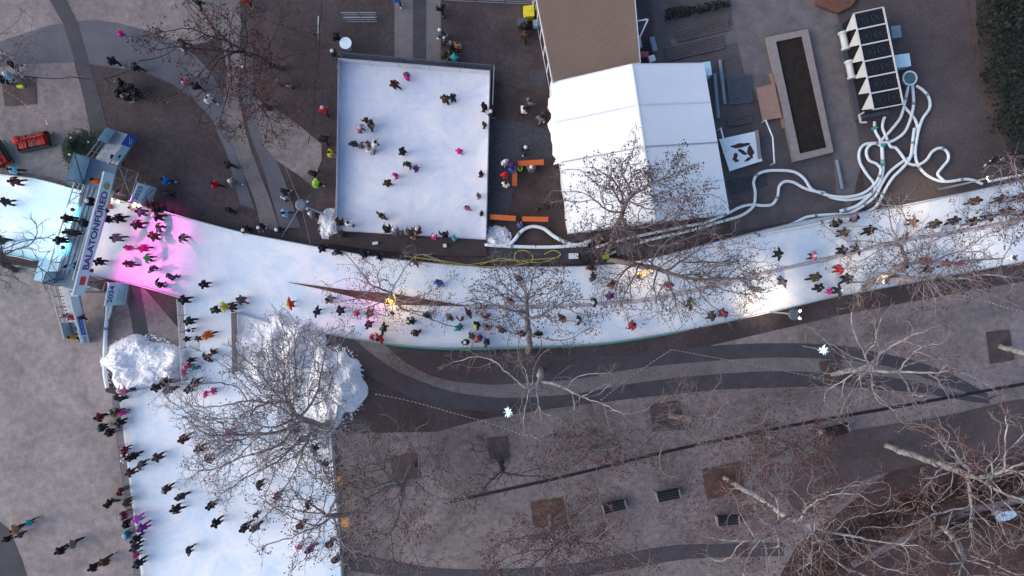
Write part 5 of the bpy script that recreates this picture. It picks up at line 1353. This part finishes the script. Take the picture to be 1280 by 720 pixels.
# x y jacket trousers head pose heading size   (heading: degrees, 0 = right in the photo, 90 = up; size c = child)
# head: <colour>, =h hood of the jacket colour, d dark hair, b brown hair, f fair hair, l long dark hair ; capital colour code w/o prefix is a beanie, *colour = bobble hat
DATA = {
 'plaza': ('on upper left paving', 'wk', 0, """
153 43 magenta teal h wk 160 c
142 77 black black d wk 130
170 84 black black *grey wk 150
152 104 black black *grey st 200
163 109 charcoal black d st 300
150 118 black black d st 20
158 123 black charcoal *tan st 90
171 117 black black d st 170
155 112 charcoal black d st 270
229 54 brown black d wk 200
228 61 white grey f wk 60 c
233 103 pink black b wk 140
246 108 black black d wk 140
261 124 white navy grey wk 320
247 3 black black d wk 60
308 1 red black d wk 90
17 82 black black d wk 30
12 95 skyblue black white wk 10
3 100 charcoal black d st 0
306 86 tan brown white st 0 c
348 103 grey black white st 0 c
362 108 tan black d st 90 c
405 138 red black *white wk 100
405 174 black black d wk 80
413 192 yellow charcoal d st 350
391 217 black black d wk 70
395 229 lime black h wk 340
355 240 charcoal black d wk 30
355 247 white black grey wk 60 c
357 267 skyblue slate d wk 200
391 268 grey black white st 180
349 287 black charcoal white st 270
270 231 red black d wk 160
292 228 grey grey white wk 170
286 206 charcoal black d wk 140
208 226 blue navy d wk 180
208 242 charcoal black d st 90
287 263 black charcoal d st 250
307 285 black black white lk 270
326 282 black black *white lk 270
3 300 charcoal black d wk 0
18 213 skyblue black d wk 190"""),
 'upper': ('near the top edge', 'wk', 0, """
421 47 black black d wk 120
417 67 charcoal grey white st 0
497 0 blue navy d wk 90
551 10 black black *grey wk 280
552 41 slate navy white wk 180
555 50 slate black white wk 20 c
564 57 charcoal black grey st 90
572 57 tan brown b st 250
555 69 brown black b st 300
568 73 teal navy h st 90
562 66 olive black d st 0
655 34 black black d wk 80
656 45 brown black b wk 80
662 128 grey black d wk 20
654 138 white black black wk 0
675 149 grey grey d wk 60
682 143 charcoal black d wk 250
617 142 black black white lk 180
1245 201 black black grey wk 10"""),
 'tables': ('by the orange tables', 'st', 0, """
631 203 white black h st 300
631 219 red black h st 90
632 231 white black d st 60
642 205 purple navy d si 270
641 213 blue blue d si 90
656 187 black charcoal white wk 60
650 211 lime black d si 90 c
664 211 grey grey white si 90
650 282 blue slate red si 90 c
684 257 black black d st 0
672 262 brown black d st 90 c"""),
 'rink': ('on square rink', 'gl', 0, """
494 107 maroon black d sa 150
508 92 mauve navy *grey ho 290 c
509 98 magenta magenta h st 90 c
556 125 brown black d gl 80
566 123 navy black d ho 120
606 134 black black d gl 180
606 156 brown black b gl 200 c
449 160 pink mauve *white gl 330
458 151 brown black b ho 130 c
463 157 charcoal black d sa 40
442 179 charcoal black d gl 270
451 182 grey charcoal f ho 0 c
461 180 mauve black d ho 180 c
467 181 white black d sa 30
463 189 white mauve *tan st 90
504 190 black black h gl 160
510 205 charcoal grey d ho 250
521 211 purple black d sa 200 c
495 219 magenta white h ho 210 c
485 230 brown maroon d gl 120
574 190 magenta mauve h gl 100 c
602 218 maroon maroon d gl 180 c
599 245 mauve grey *grey gl 200 c
584 261 pink pink d sa 120 c
602 267 charcoal navy d st 180 c
477 270 olive brown d aw 60"""),
 'deck': ('at wooden deck edge', 'lk', 90, """
424 279 black black d lk 70
437 282 white grey d lk 100
428 293 charcoal black d st 180
484 288 black black d lk 90
494 291 grey brown *white lk 90
502 292 grey grey f lk 90 c
513 292 brown brown b lk 95
523 290 maroon black white lk 100
517 297 tan brown b st 90 c
542 297 magenta white white lk 80 c
556 294 black charcoal d ho 110
567 299 teal grey grey lk 60 c"""),
 'fence': ('at upper track fence', 'gl', 180, """
404 311 black black d gl 160
421 315 black black grey gl 290
456 318 black black d gl 200
473 320 black black white gl 250
517 328 brown maroon *white ho 280
178 265 slate black d gl 190
167 260 white grey *red gl 200 c
188 258 black black d lk 90
197 263 black charcoal d gl 120"""),
 'pink': ('on pink lit ice', 'gl', 190, """
135 275 black black d sa 170
151 273 black black d sa 185
174 281 black maroon d sa 200
199 271 black charcoal *white gl 170
197 285 grey black d sa 10
194 295 brown charcoal b gl 190
227 297 mauve charcoal d gl 350
148 298 grey slate d sa 175
162 309 magenta slate h sb 200 c
182 311 magenta maroon h sa 180
184 323 green black h gl 10
163 329 charcoal black d sb 190
189 336 slate black d sa 350
126 328 black maroon d gl 150
214 347 charcoal navy d sb 60
199 356 black charcoal grey ho 40
257 356 black black h gl 180"""),
 'blue': ('on bluish ice left of bridge', 'gl', 0, """
21 227 maroon black d sa 200
9 252 black black d gl 190"""),
 'bridge': ('on the footbridge', 'lk', 180, """
112 252 black black white lk 0
88 273 black charcoal d lk 180
106 279 navy black d st 20
90 290 grey charcoal d lk 200
78 300 black black d lk 190
93 292 charcoal black d st 90
121 226 orange black d st 260
88 333 skyblue navy d wk 250"""),
 'stair': ('on bridge stairs', 'wk', 90, """
146 198 charcoal black d wk 70
81 395 mauve pink white wk 80 c
92 397 red black *grey wk 90
102 397 maroon navy d wk 90 c
100 410 navy black d wk 90 c
92 422 mustard black d wk 80"""),
 'passage': ('in the ice passage', 'gl', 0, """
232 375 black black d gl 180
238 402 charcoal black d gl 170
238 413 navy black d gl 180 c
235 424 black maroon d gl 180 c
249 423 olive brown b gl 200 c
262 419 orange black h sa 190
271 388 charcoal navy grey gl 150
282 383 yellow charcoal *white gl 200
290 384 charcoal black d gl 0
303 375 slate red b sb 150
258 448 black maroon d sa 60
266 440 brown black d gl 40 c
240 450 black black d ho 180 c
236 458 magenta grey h ho 180 c
244 460 teal navy h ho 180 c
246 477 charcoal black d gl 190
228 466 pink mauve h sa 30 c
256 493 magenta pink h sa 10 c
266 489 magenta black h gl 30 c
238 487 charcoal black d gl 180
197 484 charcoal brown d gl 200
205 481 white mauve pink gl 330 c
213 488 black black d sa 180
209 478 black black d gl 150
155 490 pink grey *white lk 100
149 499 charcoal black d lk 60
168 487 navy black d lk 90 c"""),
 'west': ('at the long left fence', 'lk', 0, """
126 521 maroon black d wk 190
139 516 grey black *white lk 30 c
148 515 olive navy d ho 180
155 516 magenta pink h gl 180 c
152 528 black black d gl 180
128 534 charcoal black grey st 0
138 540 black black d st 20
158 561 crimson navy d gl 190 c
154 567 maroon mauve *white lk 0 c
158 575 white black white gl 170 c
167 571 black black d sa 190
165 590 brown maroon b gl 200
175 581 grey black b gl 10
150 613 maroon black d lk 350
137 629 black charcoal d wk 160
158 627 olive olive d lk 0
153 644 crimson grey *skyblue lk 10
157 654 black charcoal d lk 0
158 668 teal navy *white lk 20
174 648 violet violet h gl 200
180 659 purple magenta h gl 190
172 674 black black d gl 180
171 684 charcoal black d gl 190
172 693 magenta black h gl 180 c
175 704 black black d gl 200"""),
 'leftplaza': ('on lower left plaza', 'wk', 0, """
20 661 tan charcoal b wk 20
37 653 teal navy d wk 30 c
10 673 black black d wk 210 c
26 668 slate black d wk 200 c
77 687 black black d wk 220
92 679 grey black d wk 200
118 708 black charcoal d wk 210
132 701 brown brown b wk 210"""),
 'field': ('on lower ice field', 'gl', 0, """
232 548 maroon brown d sa 200
251 561 maroon brown d gl 190
288 541 pink magenta h gl 200
284 545 pink mauve h ho 30 c
259 574 brown brown b gl 40
199 571 brown brown b gl 210
210 611 brown navy *white sa 200
228 621 charcoal black d sa 180
222 635 black black d sb 190
265 632 black charcoal d gl 180
272 653 black navy d gl 200
235 689 navy black d sa 40
308 659 black black h sa 200
321 659 charcoal black d sa 190
320 643 charcoal black d ho 260 c
348 620 crimson charcoal d gl 180
384 631 charcoal black d gl 10
376 657 brown black b st 90
373 685 pink magenta h gl 80 c
389 687 purple navy d sa 170
371 538 charcoal black d gl 190
378 550 charcoal navy d gl 170
396 539 black black d gl 200
395 560 black charcoal grey gl 210
405 580 navy charcoal d gl 60
412 680 brown black d st 80
420 699 charcoal black d st 100
323 606 charcoal black d gl 0"""),
 'lower': ('on lower lane', 'gl', 180, """
364 380 red charcoal yellow aw 180
397 390 navy black d aw 170
413 375 grey charcoal d gl 160
427 388 navy black d gl 200
447 391 magenta black pink sa 210 c
463 392 brown black d gl 170
462 406 charcoal black d gl 180
480 411 black charcoal grey aw 180
464 422 magenta navy d gl 20 c
475 423 red charcoal black aw 200
510 397 white tan d ho 300 c
516 402 charcoal white d ho 140
520 417 charcoal red d sb 60
535 393 black white d gl 260
561 397 slate charcoal d sb 20
586 391 maroon black d aw 210
576 399 maroon grey white ho 100 c
574 410 teal slate teal gl 160
597 406 black black lime gl 200
607 395 maroon black white gl 80
609 410 tan maroon d gl 90
590 421 charcoal black b gl 60
582 428 black black white st 90
599 424 purple maroon orange gl 150
609 428 navy black d gl 180
627 413 brown black d gl 70
633 395 white tan white gl 180 c
653 418 maroon black d gl 90
673 419 black charcoal d sa 150
702 399 brown maroon b sa 70
724 400 black black white gl 180
789 407 crimson maroon d sa 30
862 379 charcoal olive lime aw 0
888 395 charcoal slate d gl 10
903 392 crimson black d gl 20
945 362 grey charcoal grey aw 90
977 352 slate charcoal d aw 20
1017 346 olive black d sa 10
1022 359 black black d gl 350
1038 364 magenta magenta h gl 180 c
1047 363 charcoal black *white aw 0
1050 336 red red h gl 200
1057 349 charcoal black slate sa 30
1125 334 tan black black gl 10
1115 346 charcoal charcoal d gl 10
1154 325 crimson maroon h sa 20
1158 337 charcoal black d gl 20
1181 330 crimson black d gl 10
1201 329 purple magenta h ho 190 c"""),
 'upperlane': ('on upper lane', 'gl', 0, """
549 355 blue blue charcoal sa 110
648 349 charcoal black red gl 90
637 377 mauve charcoal d gl 60
742 346 charcoal black d gl 180
739 334 brown black d gl 270
766 356 crimson maroon d sa 160
762 369 purple navy d gl 330
743 377 black charcoal white gl 190
836 357 crimson maroon d gl 70
876 344 brown charcoal *white gl 130
972 317 black black d aw 10
1018 320 pink charcoal *white gl 190
1051 313 black black h gl 20
1070 311 black black white aw 10
1045 281 black charcoal d lk 90
1056 277 white grey white lk 80 c
1068 275 mauve maroon d lk 90
1053 291 olive black grey gl 10
1084 288 black black h sa 20
1140 277 tan black d aw 0
1166 280 olive grey d sa 10
1190 276 black black d sa 10
1213 277 black black d sa 20
1234 272 black black h gl 20
1216 251 brown charcoal d sa 5
1248 249 black charcoal h sa 20
1256 264 charcoal black d sa 15
1272 247 charcoal black d sa 10
1133 296 grey charcoal d sa 190
1276 270 charcoal black d gl 10"""),
}
HEAD = {'d': ('hair','hairdark',None), 'b': ('hair','hairbrown','brown hair'), 'f': ('long_hair','hairfair','fair hair'), 'h': ('hood',None,'hood up')}
ppl = []
rnd = random.Random(21)
for zone, (zp, dp, dh, txt) in DATA.items():
    for ln in txt.strip().splitlines():
        f = ln.split(); x, y = float(f[0]), float(f[1]); j, tr, hd = f[2], f[3], f[4]; pose = f[5]; hdg = float(f[6]); child = len(f) > 7
        if hd in HEAD:
            hm, hcol, hl = HEAD[hd]; hcol = hcol or j
            if hd == 'd' and rnd.random() < .35: hm = 'long_hair'
        else:
            hm = 'bobble_hat' if hd[0] == '*' else 'beanie'; hcol = hd.strip('*'); hl = f"{'bobble ' if hd[0]=='*' else ''}{hcol} hat"
            if hd[0] == '*': hl = f'{hcol} bobble hat'
            hl = hl.replace('skyblue', 'light blue')
        ppl.append(dict(x=x, y=y, j=j, tr=tr, hm=hm, hc=hcol, hl=hl, pose=pose, h=hdg, child=child, zone=zone, zp=zp))
SP = {'skyblue':'light blue','lime':'lime green','violet':'light purple','mauve':'dusty pink','charcoal':'charcoal','slate':'slate grey'}
def cn(c): return SP.get(c, c)
def basel(p):
    who = 'child' if p['child'] else 'person'
    garment = 'coat'
    s = f"{who} in {cn(p['j'])} {garment}"
    if p['hl']: s += f", {cn(p['hl']) if p['hl'] in SP else p['hl']}"
    return s + ' ' + p['zp']
LM = [('snow heap',181,456),('island tree',492,372),('island tip',362,353),('life ring',236,413),('square rink',520,180),('2025 sign',180,240),('2024 sign',145,365),('lit lamp post',988,392),
      ('stay-cable lamp post',378,255),('plank fence',293,425),('christmas tree',115,190),('round white table',436,58),('power box',717,320),('red gift sleigh',44,178),('yellow bin',661,14),('tent corner',712,290),('starburst light',634,515),('small amber lights',428,620),('crowd barrier',452,24),('wooden deck corner',412,290),('right picture edge',1280,260),('bottom picture edge',175,720)]
groups = {}
for p in ppl: groups.setdefault(basel(p), []).append(p)
def short(q): return ('child' if q['child'] else 'person') + ' in ' + cn(q['j'])
def rel(p, q):
    dx, dy = q['x']-p['x'], q['y']-p['y']
    return ('left of' if dx > 0 else 'right of') if abs(dx) > abs(dy) else ('above' if dy > 0 else 'below')
for lab, g_ in groups.items():
    if len(g_) == 1: g_[0]['label'] = lab; continue
    cands = []
    for p in g_:
        c = []
        for nm, lx, ly in LM:
            if math.hypot(lx-p['x'], ly-p['y']) < 45: c.append(f'near {nm}')
        nb_ = sorted((q for q in ppl if q is not p), key=lambda q: math.hypot(q['x']-p['x'], q['y']-p['y']))
        for q in nb_[:4]:
            if q['j'] not in ('black','charcoal') and math.hypot(q['x']-p['x'], q['y']-p['y']) < 60: c.append(f"{rel(p,q)} {short(q)}")
        for q in nb_[:9]:
            if q['hl'] and q['hl'] != p['hl'] and math.hypot(q['x']-p['x'], q['y']-p['y']) < 60: c.append(f"{rel(p,q)} {q['hl'] if 'hat' in q['hl'] else 'person with '+q['hl']}")
        for q in nb_[:5]:
            if q['j'] != p['j']: c.append(f"{rel(p,q)} {short(q)}")
        if p['tr'] != 'black': c.append(f"{cn(p['tr'])} trousers")
        cands.append(c)
    order = sorted(g_, key=lambda p: p['x']); ORD = ['leftmost','second from left','third from left','fourth from left','fifth from left','sixth from left','seventh from left','eighth from left','ninth from left']
    for p, c in zip(g_, cands):
        others = set(x for q, d in zip(g_, cands) if q is not p for x in d)
        pick = next((x for x in c if x not in others), None)
        if pick is None:
            k = order.index(p); pick = 'rightmost' if k == len(order)-1 else (ORD[k] if k < len(ORD) else f'number {k+1} from left')
            pick += ' of those'
        p['label'] = lab + ', ' + pick
labs = {}
for p in ppl: labs.setdefault(p['label'], []).append(p)
for l, q in labs.items():
    if len(q) > 1: print('DUPLABEL', l)
    if len(l.replace('-', ' ').split()) > 16: print('LONG', len(l.split()), l)
GRP = dict(plaza='walkers on the upper left paving', upper='walkers near the top', tables='people by the orange tables', rink='skaters on the square rink', deck='onlookers on the wooden deck', fence='skaters along the upper fence', pink='skaters on the pink lit ice', blue='skaters on the bluish ice', bridge='people on the footbridge', stair='people on the bridge stairs', passage='skaters in the ice passage', west='people at the left fence', leftplaza='walkers on the lower left plaza', field='skaters on the lower ice field', lower='skaters on the lower lane', upperlane='skaters on the upper lane')
def surf(p):
    z = p['zone']
    if z in ('rink',): return .17
    if z in ('fence','pink','blue','passage','lower','upperlane'): return .16
    if z == 'field': return .155
    if z == 'bridge': return zd+.03
    if z == 'deck': return .30
    if z == 'west': return .155 if p['x'] > 149+ (p['y']-493)*.12 else .03
    return .03
for p in ppl:
    ps = POSES[p['pose']]; s = (rnd.uniform(.66,.78) if p['child'] else rnd.uniform(.94,1.05))
    z0 = surf(p)
    if p['zone'] == 'stair':
        zz = {146:1.8, 81:1.2, 92:1.1, 102:1.2, 100:.6}.get(int(p['x']), .0)
        if p['y'] > 415: zz = .0
        z0 = zz + .03
    c = P(p['x'], p['y'], z0 + .95*s)
    me = ps['body']
    r = bpy.data.objects.new('person', me); COL.objects.link(r)
    r.location = (c.x, c.y, z0 + (.0)); r.rotation_euler.z = R(p['h'] + rnd.uniform(-12, 12)); 
    wide = 1.04
    r.scale = (s*wide, s*wide, s)
    tag(r, p['label'], 'person', GRP[p['zone']])
    def setm(o, m):
        o.material_slots[0].link = 'OBJECT'; o.material_slots[0].material = m
    setm(r, M_skin)
    bm_ = M_black if rnd.random() < .6 else M_white
    for nm, mesh_, m in (('jacket', ps['jacket'], cm(p['j'])), ('trousers', ps['trousers'], cm(p['tr'])), ('boot', ps['boots'][0], bm_), ('boot', ps['boots'][1], bm_), ({'hair':'hair','long_hair':'hair','hood':'hood','beanie':'hat','bobble_hat':'hat'}[p['hm']], ps['hats'][p['hm']], cm(p['hc']))):
        o = bpy.data.objects.new(nm, mesh_); COL.objects.link(o); o.parent = r; setm(o, m)

EXPO = 1.08
# ------------------------------------------------------------------ world, sun, camera
w = bpy.data.worlds.new('World'); scene.world = w; w.use_nodes = True
nt = w.node_tree; bg = nt.nodes['Background']
sky = nt.nodes.new('ShaderNodeTexSky'); sky.sky_type = 'NISHITA'; sky.sun_disc = False
SE, SA = R(30), R(262)
sky.sun_elevation = SE; sky.sun_rotation = SA; sky.air_density = 1.0; sky.dust_density = 2.4; sky.ozone_density = 1.5
nt.links.new(sky.outputs['Color'], bg.inputs['Color']); bg.inputs['Strength'].default_value = .13
sl = bpy.data.lights.new('sun', 'SUN'); sl.energy = .65; sl.angle = R(85); sl.color = (1, .84, .76)
so = bpy.data.objects.new('sun', sl); COL.objects.link(so)
d = Vector((math.sin(SA)*math.cos(SE), math.cos(SA)*math.cos(SE), math.sin(SE)))
so.rotation_euler = d.to_track_quat('Z', 'Y').to_euler(); so.location = d*80
cd = bpy.data.cameras.new('camera'); co = bpy.data.objects.new('camera', cd); COL.objects.link(co)
co.location = (0, 0, CAMH); co.rotation_euler = (0, 0, 0); cd.sensor_width = 36; cd.lens = 36*F/1280; cd.clip_end = 3000; cd.clip_start = .5
scene.camera = co
scene.view_settings.view_transform = 'Standard'; scene.view_settings.look = 'None'; scene.view_settings.gamma = 1; scene.view_settings.exposure = EXPO
